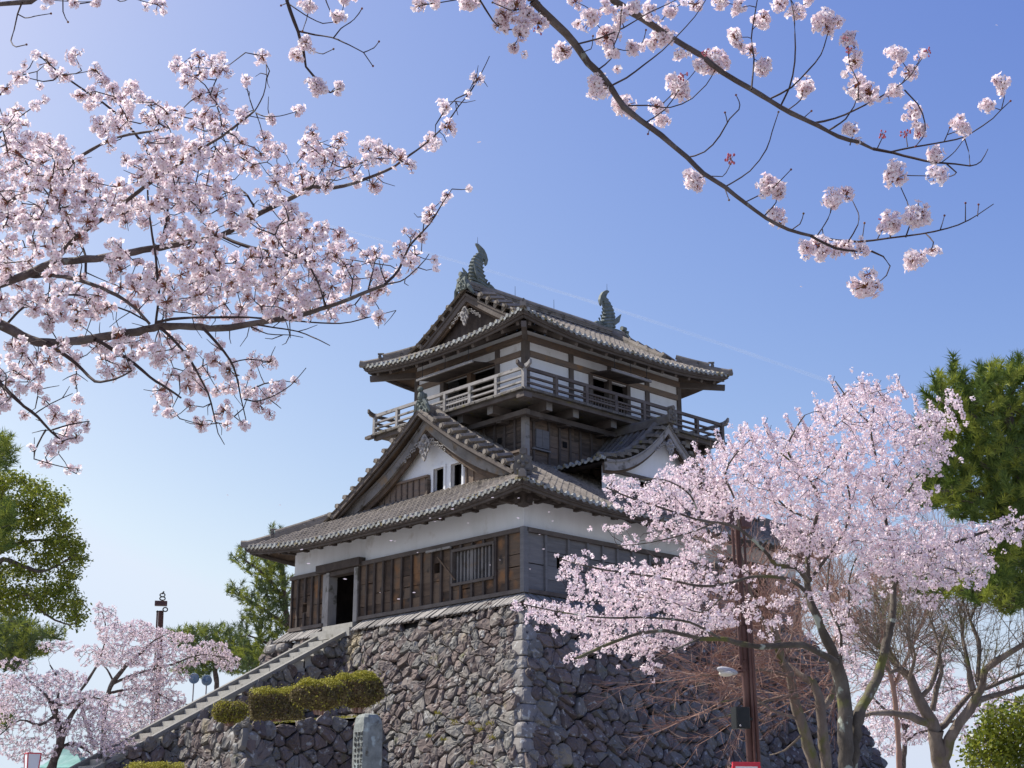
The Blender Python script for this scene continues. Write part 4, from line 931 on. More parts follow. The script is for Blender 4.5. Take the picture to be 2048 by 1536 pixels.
class Tree:
    def __init__(s, name, label, cat, base, group=None):
        s.root = thing(name, label, cat, base, group); s.wood = MB(); s.tw = MB(); s.nodes = []; s.dirs = []
    def limb(s, P, r, k=7, step=.25, knob=.06):
        Q, rr = smooth(P, r, step); s.add_nodes(Q)
        rr = rr*(1+knob*rng.normal(size=len(rr))); Q = Q+rng.normal(size=Q.shape)*rr[:, None]*.10
        tube(s.wood if rr.max() > .012 else s.tw, Q, rr, k if rr.max() > .03 else 5)
    def add_nodes(s, Q):
        T = np.empty_like(Q); T[:-1] = Q[1:]-Q[:-1]; T[-1] = T[-2]; T /= np.linalg.norm(T, axis=1)[:, None]+1e-9
        s.nodes.append(Q); s.dirs.append(T)
    def grow(s, targets, r0, r1, seglen, k=4, curl=.35, maxlen=None, keep=1.0):
        """reach every target with a curved twig from the nearest wood"""
        N = np.concatenate(s.nodes); T = np.concatenate(s.dirs); cap = len(N)+len(targets)*6+10
        NN = np.empty((cap, 3)); TT = np.empty((cap, 3)); n = len(N); NN[:n] = N; TT[:n] = T
        d0 = np.array([np.min(((N-t)**2).sum(1)) for t in targets]); order = np.argsort(d0); ends = []
        for i in order:
            t = targets[i]; d = ((NN[:n]-t)**2).sum(1); j = int(np.argmin(d)); L = math.sqrt(d[j])
            if maxlen and L > maxlen: continue
            if L < 1e-4: continue
            a = NN[j]; dv = (t-a)/L; c = a+TT[j]*L*.35*random.uniform(.3, 1)+dv*L*.3+rng.normal(size=3)*L*curl*.3
            m = max(3, min(7, int(L/seglen)+2)); u = np.linspace(0, 1, m)[:, None]
            Q = (1-u)**2*a+2*u*(1-u)*c+u*u*t; Q[1:-1] += rng.normal(size=(m-2, 3))*L*.03
            ra = r1+(r0-r1)*min(1, L/(seglen*5)); tube(s.tw, Q, np.linspace(ra, r1*.7, m), k)
            add = Q[1:]; DD = Q[1:]-Q[:-1]; DD /= np.linalg.norm(DD, axis=1)[:, None]+1e-9
            NN[n:n+len(add)] = add; TT[n:n+len(add)] = DD; n += len(add); ends.append((t, DD[-1]))
        s.allnodes = NN[:n]
        return ends
    def finish(s, wood_mat, twig_mat):
        if s.wood.n: s.wood.build('trunk', wood_mat, s.root, smooth=True)
        if s.tw.n: s.tw.build('twigs', twig_mat, s.root)['kind'] = 'stuff'
def pick(ells, n_per, D, dD, mind=0, bias=1.0):
    """random targets inside pixel ellipses (cx, cy, rx, ry[, weight]); depth D(+-dD); at least mind pixels apart"""
    pts = []; out = []
    for e in ells:
        cx, cy, rx, ry = e[:4]; wgt = e[4] if len(e) > 4 else 1
        m = max(1, int(rx*ry*math.pi/1000*n_per*wgt+random.random()))
        for _ in range(m):
            for _t in range(6):
                a = random.uniform(0, 6.283); q = random.random()**.5; x, y = cx+rx*q*math.cos(a), cy+ry*q*math.sin(a)
                if not mind or not pts or min((x-u)**2+(y-v)**2 for u, v in pts[-700:]) > mind*mind: break
            else: continue
            pts.append((x, y)); d = D+random.uniform(-1, 1)*dD*(1-.3*q); out.append(at(x, y, d))
    return np.array(out)
def flowers(mb, C, Nn, rad, mi_p=0, mi_c=1, cup=.35, centre=True):
    """five-petal blossoms at C facing Nn with radius rad (array)"""
    n = len(C); a = rng.normal(size=(n, 3)); U = np.cross(Nn, a); U /= np.linalg.norm(U, axis=1)[:, None]; W = np.cross(Nn, U)
    V = []; off = rng.uniform(0, 6.3, n)
    for k in range(5):
        t = off+k*2*math.pi/5; r = rad*rng.uniform(.85, 1.1, n); cu = cup+rng.normal(0, .12, n)
        def pt(ang, f, h): return C+(np.cos(t+ang)*r*f)[:, None]*U+(np.sin(t+ang)*r*f)[:, None]*W+(r*h*cu)[:, None]*Nn
        V.append(np.stack([pt(0, .08, 0), pt(-.60, .78, .8), pt(0, 1.0, 1.0), pt(.60, .78, .8)], 1))
    V = np.stack(V, 1).reshape(-1, 3); mb.add(V, np.arange(len(V)).reshape(-1, 4), mi_p)
    if centre:
        V = []
        for k in range(3):
            t = off+k*2.094; V.append(C+(np.cos(t)*rad*.23)[:, None]*U+(np.sin(t)*rad*.23)[:, None]*W+(rad*.18)[:, None]*Nn)
        V = np.stack(V, 1).reshape(-1, 3); mb.add(V, np.arange(len(V)).reshape(-1, 3), mi_c)
def pompoms(mb, centres, R0, nfl, fr, tw=None):
    """balls of blossoms on short stalks; R0 ball radius (array), fr flower radius"""
    C, Nn, Rr = [], [], []; S = []
    for c, r0 in zip(centres, R0):
        m = max(5, int(nfl*(r0/np.mean(R0))**1.6)); u = rng.normal(size=(m, 3)); u /= np.linalg.norm(u, axis=1)[:, None]
        sq = rng.normal(size=3); sq /= np.linalg.norm(sq); u = u+sq*random.uniform(.1, .7); u /= np.linalg.norm(u, axis=1)[:, None]; an_ = rng.uniform(.72, 1.22, 3)
        rr = r0*rng.uniform(.5, 1.08, m)[:, None]; p = c+u*rr*an_; C.append(p); nn_ = u+rng.normal(size=(m, 3))*.35; Nn.append(nn_/np.linalg.norm(nn_, axis=1)[:, None]); Rr.append(fr*rng.uniform(.8, 1.15, m)*(r0/np.mean(R0))**.3)
        S.append((np.repeat(c[None], m, 0), p-u*fr*.15))
    C, Nn, Rr = np.concatenate(C), np.concatenate(Nn), np.concatenate(Rr); flowers(mb, C, Nn, Rr)
    A, B = np.concatenate([x for x, _ in S]), np.concatenate([x for _, x in S]); side = np.cross(B-A, FW); side /= np.linalg.norm(side, axis=1)[:, None]+1e-9
    side *= fr*.07; V = np.stack([A-side, A+side, B+side*1.6, B-side*1.6], 1).reshape(-1, 3); mb.add(V, np.arange(len(V)).reshape(-1, 4), 1)
def puffs(mb, centres, R0, npet, size, calyx=.12):
    """small far clusters: petals spread over little balls"""
    C = np.repeat(centres, npet, 0); u = rng.normal(size=C.shape); u /= np.linalg.norm(u, axis=1)[:, None]
    r = R0*rng.uniform(.45, 1.0, len(C))[:, None]; Pp = C+u*r; k = rng.random(len(C)) < calyx
    rand_leaves(mb, Pp[~k], size, 0, u[~k], .95, spread=.6); rand_leaves(mb, (C+u*r*.5)[k], size*.45, 1, None, .6)
def buds(mb, c, r, m=9):
    for k in range(m):
        u = rng.normal(size=3); u /= np.linalg.norm(u); p = c+u*r*random.uniform(.6, 1); tube(mb, [c, p], [r*.05, r*.05], 4, 1)
        ellipsoid(mb, p, (r*.17, r*.17, r*.24), 6, 5, 2)

# ------------------------------------------------------------------ foreground cherry tree on the left
def px(r, D): return r*D/2870.
def limbs(tree, data, k=8, step=.045, wob=.1):
    for D, r0, r1, pts in data:
        Dm = D[0] if isinstance(D, tuple) else D
        f = .66 if r0 > 2.5 else .85
        tree.limb(P3(pts, D, wob), [px(r0*f, Dm), px(max(r1*f, .8), Dm)], k, step)
fg = Tree('cherry_tree', 'large blossoming cherry tree reaching in from the left edge in the foreground', 'cherry tree', (*(at(-560, 900, 7.2)[:2]), 0))
tb = at(-560, 900, 7.2); q0 = at(-70, 640, 7.1); q1 = at(-60, 570, 7.6); q2 = at(-80, 440, 8.0)
fk = at(-520, 760, 7.2)
fg.limb([(tb[0], tb[1], -.1), (tb[0]+.05, tb[1], 1.2), (tb[0]-.05, tb[1]+.1, 2.4), tuple(fk)], [.22, .14], 12, .2)
fg.limb([fk, at(-330, 690, 7.1), at(-180, 650, 7.1), q0], [.10, .03], 10, .12); fg.limb([fk, at(-350, 640, 7.4), at(-200, 590, 7.6), q1], [.09, .027], 10, .12)
fg.limb([fk, at(-400, 560, 7.6), at(-250, 480, 7.9), q2], [.08, .02], 10, .12); fg.limb([at(-250, 480, 7.9), at(-150, 330, 7.8), at(-60, 230, 7.6), at(-10, 195, 7.5)], [.035, .012], 6, .12)
fg.limb([at(-180, 650, 7.1), at(-100, 700, 6.9), at(-40, 745, 6.9), at(0, 766, 6.9)], [.03, .018], 6, .12)
LEFT = [
 ((7.1, 6.9), 17, 5, [(-70, 640), (0, 650), (25, 662), (60, 678), (95, 686), (160, 680), (240, 668), (290, 660), (340, 652), (400, 655), (440, 657), (500, 648), (540, 642), (580, 634), (620, 624), (660, 612), (700, 597), (740, 581), (769, 570)]),
 (6.9, 5, 1.2, [(765, 572), (797, 540), (820, 491), (859, 448), (887, 403), (904, 378)]), (6.9, 2.6, 1, [(769, 570), (800, 563), (820, 550), (850, 520), (858, 508)]),
 ((7, 7.1), 5, 1.2, [(312, 645), (365, 636), (450, 635), (500, 635), (579, 641), (680, 647), (736, 635), (792, 621)]),
 (6.9, 3, 1.4, [(517, 650), (545, 655), (596, 663), (638, 680), (660, 691)]), (6.95, 1.6, 1, [(500, 652), (535, 668), (580, 670), (606, 675)]),
 ((7.6, 7.3), 15, 4, [(-60, 570), (0, 567), (26, 559), (70, 543), (104, 527), (169, 520), (216, 513), (286, 501), (338, 492), (390, 481), (443, 471), (500, 436), (554, 410), (590, 392), (625, 374), (667, 376), (708, 366), (750, 351), (789, 333)]),
 (7.3, 3.6, .9, [(789, 333), (820, 310), (849, 289), (878, 263), (898, 240), (917, 213), (943, 180), (963, 146), (979, 112)]),
 ((7.6, 7.2), 9, 3, [(70, 543), (115, 514), (148, 478), (182, 452), (216, 431), (264, 393), (299, 366), (337, 343), (375, 316), (410, 293), (445, 272), (475, 249), (510, 221)]), (7.2, 1.6, .9, [(510, 221), (527, 190), (533, 158), (532, 126)]), (7.2, 1.6, .9, [(508, 222), (500, 200), (493, 172)]), (7.2, 1.8, .9, [(512, 226), (530, 233), (560, 232), (590, 224)]),
 ((8.0, 7.6), 7, 3, [(-80, 440), (0, 413), (44, 387), (97, 352), (146, 322), (199, 290), (234, 275), (272, 267), (322, 258), (366, 234)]),
 ((7.5, 7.7), 8, 4, [(-80, 470), (0, 455), (39, 442), (70, 434), (104, 423), (161, 406), (211, 393)]),
 (7.9, 1.5, 4, [(72, 104), (82, 114), (117, 144), (158, 173), (205, 205), (243, 237), (272, 270), (293, 299), (310, 345), (318, 372)]),
 ((7.4, 7.1), 7, 4, [(60, 553), (117, 552), (169, 564), (216, 582), (250, 600), (276, 621), (300, 648)]), ((7.2, 7.1), 4, 2.4, [(10, 653), (31, 629), (57, 608), (104, 594), (151, 590), (208, 606), (260, 624), (297, 645)]),
 (7.3, 3, 4.5, [(295, 380), (299, 434), (307, 486), (312, 517), (315, 556), (318, 582), (311, 648)]), (7.4, 3, 5, [(335, 380), (336, 405), (333, 439), (323, 489)]), (7.6, 4, 4, [(105, 380), (112, 400), (130, 434), (151, 470), (167, 499), (172, 525), (170, 561)]),
 ((7.35, 7.1), 6, 2, [(443, 472), (484, 490), (534, 502), (579, 512), (615, 523), (629, 551), (632, 574), (652, 588)]), (7.3, 5, 3, [(500, 430), (507, 410), (495, 392), (480, 378)]),
 (6.9, 7, 2.4, [(95, 685), (133, 713), (165, 739), (190, 763), (228, 759), (263, 742)]), (6.9, 7, 3, [(190, 678), (228, 701), (270, 729), (301, 755), (336, 777), (362, 796)]),
 (6.9, 5, 1.2, [(320, 654), (355, 688), (381, 720), (400, 755), (416, 786), (428, 828), (436, 866), (449, 889)]), (6.9, 5, 1.6, [(406, 655), (435, 688), (460, 720), (473, 752), (482, 796), (492, 840)]),
 (6.9, 7, 3, [(0, 766), (25, 790), (48, 812), (76, 834), (102, 863), (124, 883)]), (6.9, 3, 1.2, [(92, 860), (76, 888), (68, 918), (95, 926), (127, 934), (159, 938)]), (6.9, 2.4, 1.2, [(105, 860), (136, 850), (178, 842)]), (6.9, 1.8, 1, [(72, 826), (100, 808), (145, 787)]),
 (6.9, 2, .9, [(489, 799), (508, 803), (540, 795), (581, 771), (612, 736)]), (6.9, 2, 1, [(466, 725), (498, 718), (540, 724)]),
 (7.5, 2.4, 1.2, [(-10, 195), (0, 190), (29, 164), (46, 146)]), (7.6, 3, 1, [(-40, 285), (0, 265), (23, 246), (67, 214), (97, 197)]), (7.7, 4, 2.4, [(-30, 255), (0, 275), (38, 305), (64, 343), (88, 378), (129, 425)]),
 (7.3, 2.2, 1.4, [(445, 272), (440, 230), (425, 195), (410, 170)]), (7.3, 2, 1, [(420, 190), (432, 160), (445, 130)]), (7.3, 2.6, 1.4, [(625, 372), (650, 330), (680, 290)]), (7.3, 2, 1, [(640, 335), (625, 290), (622, 262)]),
 (6.95, 2, 1, [(736, 581), (745, 545), (752, 515)]), (6.95, 2, 1, [(772, 566), (762, 540), (758, 520)]), (6.9, 2.2, 1, [(700, 597), (705, 560), (690, 530), (665, 505)]), (6.9, 2.4, 1.2, [(650, 612), (640, 575), (610, 520), (570, 500), (550, 470)]),
]
limbs(fg, LEFT)
CL = """72,110,12 95,125,20 150,112,18 120,150,22 190,140,18 205,165,22 175,195,25 225,190,28 260,175,22 265,205,25 315,225,32 245,245,30 350,230,25 355,135,18 400,115,17 385,150,28 440,130,28 400,190,22 435,190,20 525,112,16 493,160,14 400,240,30 440,240,30 485,230,20 540,240,16 596,220,17 40,152,18 12,175,16 35,235,30 10,250,20 70,210,14 90,200,10 20,250,25 30,290,30 70,290,40 20,320,40 110,310,40 60,350,45 150,340,30 20,380,40 110,380,45 170,390,40 60,430,45 10,440,35 120,440,45 210,275,30 200,250,20 190,420,40 240,390,35 300,330,45 320,290,40 250,320,15 360,350,40 270,430,35 330,400,40 400,300,35 440,320,35 480,290,30 390,400,40 430,380,40 350,460,35 460,400,35 480,440,30 530,290,28 555,300,22 500,340,25 625,265,18 615,300,25 640,310,25 680,280,20 670,310,20 560,350,30 600,350,35 650,350,35 540,400,25 570,430,15 700,330,22 745,300,30 770,310,25 720,360,25 745,370,20 800,320,22 820,330,15 855,285,22 870,290,15 890,220,15 885,205,12 895,255,20 935,187,8 955,157,14 40,500,45 10,540,35 90,490,40 140,490,35 60,590,40 20,610,30 130,560,40 100,620,40 160,620,40 200,600,35 240,560,30 230,500,30 280,540,30 270,590,35 310,560,35 340,600,35 370,560,40 360,500,30 390,530,40 420,480,35 430,560,45 410,610,35 470,550,45 470,610,40 520,520,30 540,470,30 520,560,45 580,440,28 560,470,35 600,470,40 570,520,40 580,570,45 630,540,45 640,490,35 670,500,30 650,590,35 600,610,35 540,610,30 690,540,30 700,570,28 645,455,18 680,470,22 705,490,16 745,520,26 750,550,20 770,560,20 740,590,22 760,580,18 800,500,24 830,510,24 810,540,28 845,470,16 825,470,12 860,430,16 895,388,13 885,400,10 720,625,18 760,635,17 665,635,14 690,615,16 30,700,30 60,720,25 20,750,30 80,750,20 120,700,25 40,780,18 75,780,15 110,720,25 150,720,22 180,690,25 210,710,25 150,760,12 220,745,20 255,735,22 265,700,28 295,690,30 240,680,25 320,720,25 340,750,25 345,690,30 370,700,25 385,740,25 375,770,22 320,780,22 330,800,20 310,820,12 340,825,15 395,770,20 405,780,15 380,810,14 405,850,16 435,780,15 440,690,15 430,720,20 460,740,22 460,770,20 510,720,18 540,725,15 500,750,15 450,820,20 455,850,12 490,850,15 500,780,20 540,790,22 520,810,20 540,830,12 560,775,18 590,765,10 50,830,12 110,830,22 90,800,12 155,800,14 150,840,20 175,850,12 130,870,22 100,900,18 90,930,14 155,875,14 120,890,18 138,940,12 155,940,10 0,800,25 -30,350,40 -30,450,40 -30,540,30 -30,620,30 -30,720,30"""
cl = [tuple(float(v) for v in t.split(',')) for t in CL.split()]
def cover(circles, gap, D, dD, shrink=15):
    """cluster centres spread inside circles (cx, cy, r) with min gap; small circles give one cluster"""
    pts = []; out = []; rad = []
    for cx, cy, r in circles:
        if r <= 24:
            if not pts or min((cx-u)**2+(cy-v)**2 for u, v in pts) > (gap*.45)**2: pts.append((cx, cy)); rad.append(min(r*.95, 19)); out.append(at(cx, cy, D+random.uniform(-1, 1)*dD*.5))
    for cx, cy, r in circles:
        if r <= 24: continue
        for _ in range(int(r*r/10)):
            a = random.uniform(0, 6.283); q = (r-shrink*.6)*random.random()**.5; x, y = cx+q*math.cos(a), cy+q*math.sin(a)
            if min(((x-u)**2+(y-v)**2 for u, v in pts), default=1e9) > (gap*random.uniform(.6, 1.25))**2:
                pts.append((x, y)); rad.append(random.uniform(12, 19)); out.append(at(x, y, D+random.uniform(-1, 1)*dD))
    return np.array(out), np.array(rad)
cen, rad = cover(cl, 24.5, 7.25, .6)
ends = fg.grow(cen, px(2.6, 7.2), px(1.1, 7.2), .12, 4, .5)
sp = []          # fine bare spurs, single flowers and small side clusters
AN = fg.allnodes
for k in range(420):
    q = AN[random.randrange(len(AN))]; u = rng.normal(size=3); u /= np.linalg.norm(u); L = random.uniform(.03, .13); sp.append((q, u*L))
for q, u in sp: tube(fg.tw, [q, q+u*.5+rng.normal(size=3)*.008, q+u], [px(1.1, 7.2), px(.9, 7.2), px(.6, 7.2)], 4)
sm = np.array([q+u for q, u in sp[::3]])
mb = MB(); pompoms(mb, sm, np.full(len(sm), px(7, 7.2)), 6, .0165); pompoms(mb, cen, np.array(rad)*7.25/2870*.95, 21, .0168); fg_bl = mb
fg.finish(M['bark'], M['twig']); mb.build('blossom', [M['petal'], M['calyx']], fg.root)

# ------------------------------------------------------------------ overhanging cherry, upper right and upper edge
hb = CAM+RT*1.3-H*3.0
oh = Tree('cherry_tree', 'sparsely flowering cherry tree with dark arching branches hanging into the upper right corner', 'cherry tree', (hb[0], hb[1], 0))
fk = CAM+RT*.9-H*1.6+ZZ*3.6
oh.limb([(hb[0], hb[1], -.1), (hb[0]+.05, hb[1], 1.5), tuple(fk-np.array([0, 0, 1.2])), tuple(fk)], [.22, .13], 12, .25)
j1 = at(990, -260, 5.2); j2 = at(1120, -200, 5.6); j3 = at(560, -200, 6.4)
oh.limb([fk, fk+H*1.8+ZZ*1.2-RT*.5, j1+(fk-j1)*.3+ZZ*.5, j1, at(1030, -110, 5.3), at(1065, 0, 5.4)], [.07, px(9, 5.4)], 10, .15)
oh.limb([j1+(fk-j1)*.3+ZZ*.5, j2, at(1180, -80, 5.7), at(1226, 0, 5.8)], [.04, px(8.5, 5.8)], 9, .15)
oh.limb([fk+H*1.8+ZZ*1.2-RT*.5, at(620, -420, 5.8), j3, at(572, -60, 6.4), at(574, 0, 6.4)], [.05, px(4, 6.4)], 7, .15)
oh.limb([j3, at(300, -160, 6.6), at(120, -40, 6.7), at(60, 3, 6.7), at(0, 9, 6.7), at(-60, 20, 6.7)], [.022, px(3, 6.7)], 6, .15)
oh.limb([at(990, -260, 5.2), at(950, -100, 5.3), at(955, -20, 5.4), at(960, 8, 5.4)], [.02, px(3.5, 5.4)], 6, .12)
RIGHT = [
 ((5.4, 5.6), 14, 5, [(1065, 0), (1103, 38), (1133, 66), (1150, 88), (1177, 126), (1199, 147), (1221, 175), (1248, 213), (1281, 240), (1322, 271), (1374, 315), (1407, 347), (1451, 375), (1489, 405), (1533, 437), (1577, 459), (1622, 472)]),
 ((5.6, 5.7), 5, 1.3, [(1622, 472), (1672, 481), (1716, 484), (1780, 476), (1843, 468), (1894, 457), (1938, 440), (1987, 408)]),
 (5.6, 4.5, 1.3, [(1622, 472), (1672, 497), (1716, 502), (1745, 503), (1767, 513), (1780, 532), (1773, 551), (1754, 566)]),
 ((5.8, 6.0), 13, 5, [(1226, 0), (1253, 19), (1286, 36), (1308, 52), (1335, 71), (1368, 90), (1404, 112), (1445, 145), (1500, 177), (1541, 202), (1582, 227), (1637, 252), (1678, 273), (1719, 284), (1746, 298)]),
 ((6.0, 6.1), 5, 1.2, [(1746, 298), (1787, 306), (1828, 317), (1869, 325), (1910, 328), (1940, 332), (1962, 323), (1976, 298)]),
 (5.9, 3.6, 1.3, [(1629, 246), (1670, 237), (1708, 221), (1746, 202), (1787, 178), (1820, 153), (1845, 115)]), (5.9, 2, 1.2, [(1809, 180), (1836, 208), (1850, 246), (1847, 273), (1831, 293)]),
 (6.0, 3.2, 1.2, [(1782, 304), (1828, 294), (1888, 284), (1932, 273), (1965, 252), (2003, 219), (2009, 178)]), (6.0, 1.5, 1, [(2001, 220), (2021, 202)]), (6.0, 1.4, .9, [(1883, 325), (1910, 303), (1927, 279)]), (6.0, 1.4, .9, [(1929, 276), (1937, 301), (1940, 331)]), (6.0, 1.8, 1.1, [(1894, 328), (1913, 345), (1896, 354), (1883, 355)]),
 (5.9, 2.4, 1.2, [(1541, 197), (1582, 175), (1615, 142), (1642, 109), (1657, 63)]), (5.9, 2.4, 1.2, [(1559, 215), (1579, 175), (1590, 123), (1590, 68), (1587, 27), (1579, -10)]), (5.9, 2.2, 1.2, [(1503, 178), (1508, 118), (1503, 77), (1508, 41), (1516, -8)]), (5.9, 1.6, 1.2, [(1574, 221), (1601, 200), (1605, 182)]), (5.95, 3, 1.3, [(1659, 260), (1691, 238), (1708, 213), (1716, 186)]), (5.9, 1.5, 1, [(1716, 200), (1716, 165), (1700, 130), (1695, 95)]),
 (5.8, 1.8, 1.1, [(1451, 373), (1500, 342), (1533, 298), (1544, 263), (1557, 224)]),
 (5.5, 3, 1.2, [(1155, 88), (1199, 77), (1248, 55), (1295, 27), (1336, 8), (1363, -6)]), (5.6, 3, 1.2, [(1221, 172), (1253, 156), (1289, 129), (1325, 101), (1355, 71), (1390, 33), (1415, -6)]), (5.6, 1.8, 1.1, [(1256, 211), (1295, 211), (1341, 215), (1385, 197), (1412, 170), (1429, 142)]), (5.6, 1.8, 1.2, [(1292, 245), (1330, 219), (1357, 181)]),
 (5.6, 2.2, 1.1, [(1374, 315), (1409, 304), (1440, 271), (1459, 238), (1478, 219), (1478, 202), (1472, 190)]), (5.6, 1.5, 1, [(1455, 245), (1450, 225)]), (5.6, 1.5, 1, [(1412, 352), (1445, 353), (1461, 328)]), (5.6, 1.7, 1, [(1489, 405), (1539, 380), (1561, 361), (1582, 339)]), (5.6, 1.7, 1, [(1530, 430), (1552, 405), (1555, 382)]),
 (5.65, 1.7, 1, [(1634, 472), (1656, 437), (1666, 408)]), (5.65, 1.7, 1, [(1697, 482), (1716, 449), (1716, 424), (1704, 399)]), (5.65, 2, 1.1, [(1811, 475), (1821, 446), (1814, 402), (1799, 369)]), (5.65, 1.9, 1.1, [(1852, 468), (1867, 484), (1859, 503), (1843, 510)]), (5.65, 1.6, 1, [(1583, 460), (1600, 448), (1607, 427)]), (5.65, 1.5, 1, [(1721, 500), (1729, 446)]), (5.65, 1.5, 1, [(1881, 459), (1889, 431)]), (5.65, 1.5, 1, [(1931, 443), (1931, 406)]), (5.65, 1.4, .9, [(1955, 432), (1957, 409)]), (5.65, 1.5, 1, [(1755, 478), (1771, 446)]), (5.65, 1.5, 1, [(1780, 476), (1779, 445)]),
 (5.55, 2, 1.2, [(1199, 137), (1222, 118), (1228, 90), (1240, 60), (1243, 20)]), (5.7, 1.6, 1, [(1268, 100), (1285, 85), (1292, 60)]), (5.5, 1.5, 1, [(1165, 105), (1182, 98), (1186, 72)]), (5.9, 1.6, 1, [(1700, 290), (1708, 262)]), (5.9, 1.5, 1, [(1755, 296), (1765, 275)]), (5.9, 1.5, 1, [(1815, 293), (1812, 270)]), (5.9, 1.4, 1, [(1608, 235), (1623, 222)]), (5.95, 1.4, 1, [(1888, 284), (1900, 255)]), (5.6, 1.4, 1, [(1300, 255), (1296, 268)]), (5.6, 1.4, 1, [(1450, 378), (1458, 400)]),
 (6.4, 6, 2.4, [(574, 0), (588, 42), (596, 62), (600, 78), (607, 104), (612, 133), (633, 159), (651, 182), (661, 185), (680, 177)]), (6.4, 3, 1.4, [(598, 62), (630, 70), (664, 75), (698, 90), (727, 105), (746, 132)]), (6.4, 1.8, 1.1, [(667, 75), (682, 57), (708, 39), (724, 17)]), (6.4, 1.6, 1, [(578, 8), (609, 29), (646, 47), (671, 44)]), (6.4, 1.6, 1, [(727, 105), (747, 96), (758, 83)]), (6.4, 1.6, 1, [(622, -10), (615, 31), (605, 62)]), (6.4, 1.6, 1, [(648, -10), (661, 23), (680, 34)]), (6.4, 1.6, 1, [(604, 92), (618, 98), (646, 108), (667, 98)]), (6.4, 1.4, 1, [(574, 6), (562, 11)]),
 (6.7, 2, 1.3, [(44, 5), (35, 28), (28, 61), (22, 82), (32, 94), (53, 89)]), (6.7, 1.6, 1, [(35, 28), (50, 36), (76, 31), (102, 27)]), (6.7, 1.8, 1.1, [(126, -12), (126, 23), (136, 44)]), (6.7, 1.8, 1.1, [(126, -10), (146, 7), (182, 4), (215, -8)]), (6.4, 1.6, 1.1, [(215, -12), (240, 3), (262, -5)]),
 (5.4, 3, 1.4, [(960, 0), (985, 40), (1010, 60), (1040, 58), (1055, 30)]), (5.4, 2, 1, [(1040, 58), (1036, 78), (1028, 90)]), (5.4, 2, 1, [(955, -10), (910, 0), (860, 8), (835, 12)]), (5.4, 2.4, 1.2, [(1080, 5), (1055, 15), (1020, 20), (985, 5)]), (5.5, 2, 1, [(1065, 0), (1078, 25), (1082, 45)]),
]
limbs(oh, RIGHT)
PR = """1125,103,18 1197,175,22 1250,210,24 1215,75,22 1180,40,20 1225,105,14 1262,100,15 1320,75,22 1300,92,12 1425,125,28 1400,130,14 1355,178,24 1325,240,13 1310,215,16 1388,358,22 1525,135,18 1610,170,20 1525,40,18 1470,75,18 1480,15,14 1650,45,26 1590,22,15 1695,80,18 1705,125,18 1710,175,24 1738,185,20 1795,110,18 1845,107,9 1820,145,16 1790,182,16 1825,225,17 1840,258,16 1700,258,15 1870,310,17 1872,352,19 1925,260,18 1975,212,13 2005,166,17 1530,368,24 1560,382,16 1550,438,19 1663,397,20 1692,388,15 1790,358,23 1838,432,24 1780,450,20 1775,435,12 1640,495,24 1613,495,15 1690,492,16 1725,500,14 1828,518,23 1732,570,27 1030,10,18 1058,30,18 1045,52,16 1028,92,12 1000,50,16 1010,28,18 1040,68,14 1075,48,14 930,8,13 835,12,12 865,5,13 950,5,11 1020,0,18 1150,3,12 1265,10,17 1300,20,15 1340,20,16 1390,8,14 1440,3,14 1560,5,16 1620,2,12 618,15,14 680,30,14 612,84,13 594,108,14 628,168,16 640,175,13 676,172,13 315,10,13 690,-2,12 100,0,11 148,3,10 190,3,11 1500,100,12 1360,110,10 1240,30,16 1210,15,14"""
pr = [tuple(float(v) for v in t.split(',')) for t in PR.split()]
DR = [6.4 if x < 800 else (5.4 if x < 1110 else (5.6 if (y > 240 and x < 1600) or y > 340 or x < 1300 else 5.95)) for x, y, r in pr]
cen = np.array([at(x, y, d+random.uniform(-.06, .06)) for (x, y, r), d in zip(pr, DR)]); rad = np.array([r*d/2870*1.0 for (x, y, r), d in zip(pr, DR)])
oh.grow(cen, px(1.6, 5.7), px(1.2, 5.7), .1, 4, .4)
mb = MB(); pompoms(mb, cen, rad, 30, .0160); ex_ = np.repeat(cen, 2, 0)+rng.normal(size=(len(cen)*2, 3))*np.repeat(rad, 2)[:, None]*.75; pompoms(mb, ex_, np.repeat(rad, 2)*.45, 6, .0155)
for x, y, r in ((1462, 318, 15), (1765, 268, 11), (1812, 268, 12), (1855, 105, 10), (1075, 62, 10), (1368, 150, 12), (1690, 78, 8), (1835, 270, 9), (1410, 105, 10), (1700, 100, 9), (1765, 440, 9)): buds(mb, at(x, y, 5.7), r*5.7/2870)
for D, r0, r1, pts in RIGHT:      # little knots and buds along the bare twigs
    Dm = D if not isinstance(D, tuple) else D[1]
    if r0 < 4:
        e = P3(pts[-1:], Dm)[0]; ellipsoid(mb, e, (px(2.4, Dm),)*3, 6, 5, 1)
oh.finish(M['bark'], M['twig']); mb.build('blossom', [M['petal'], M['calyx'], M['bud']], oh.root)

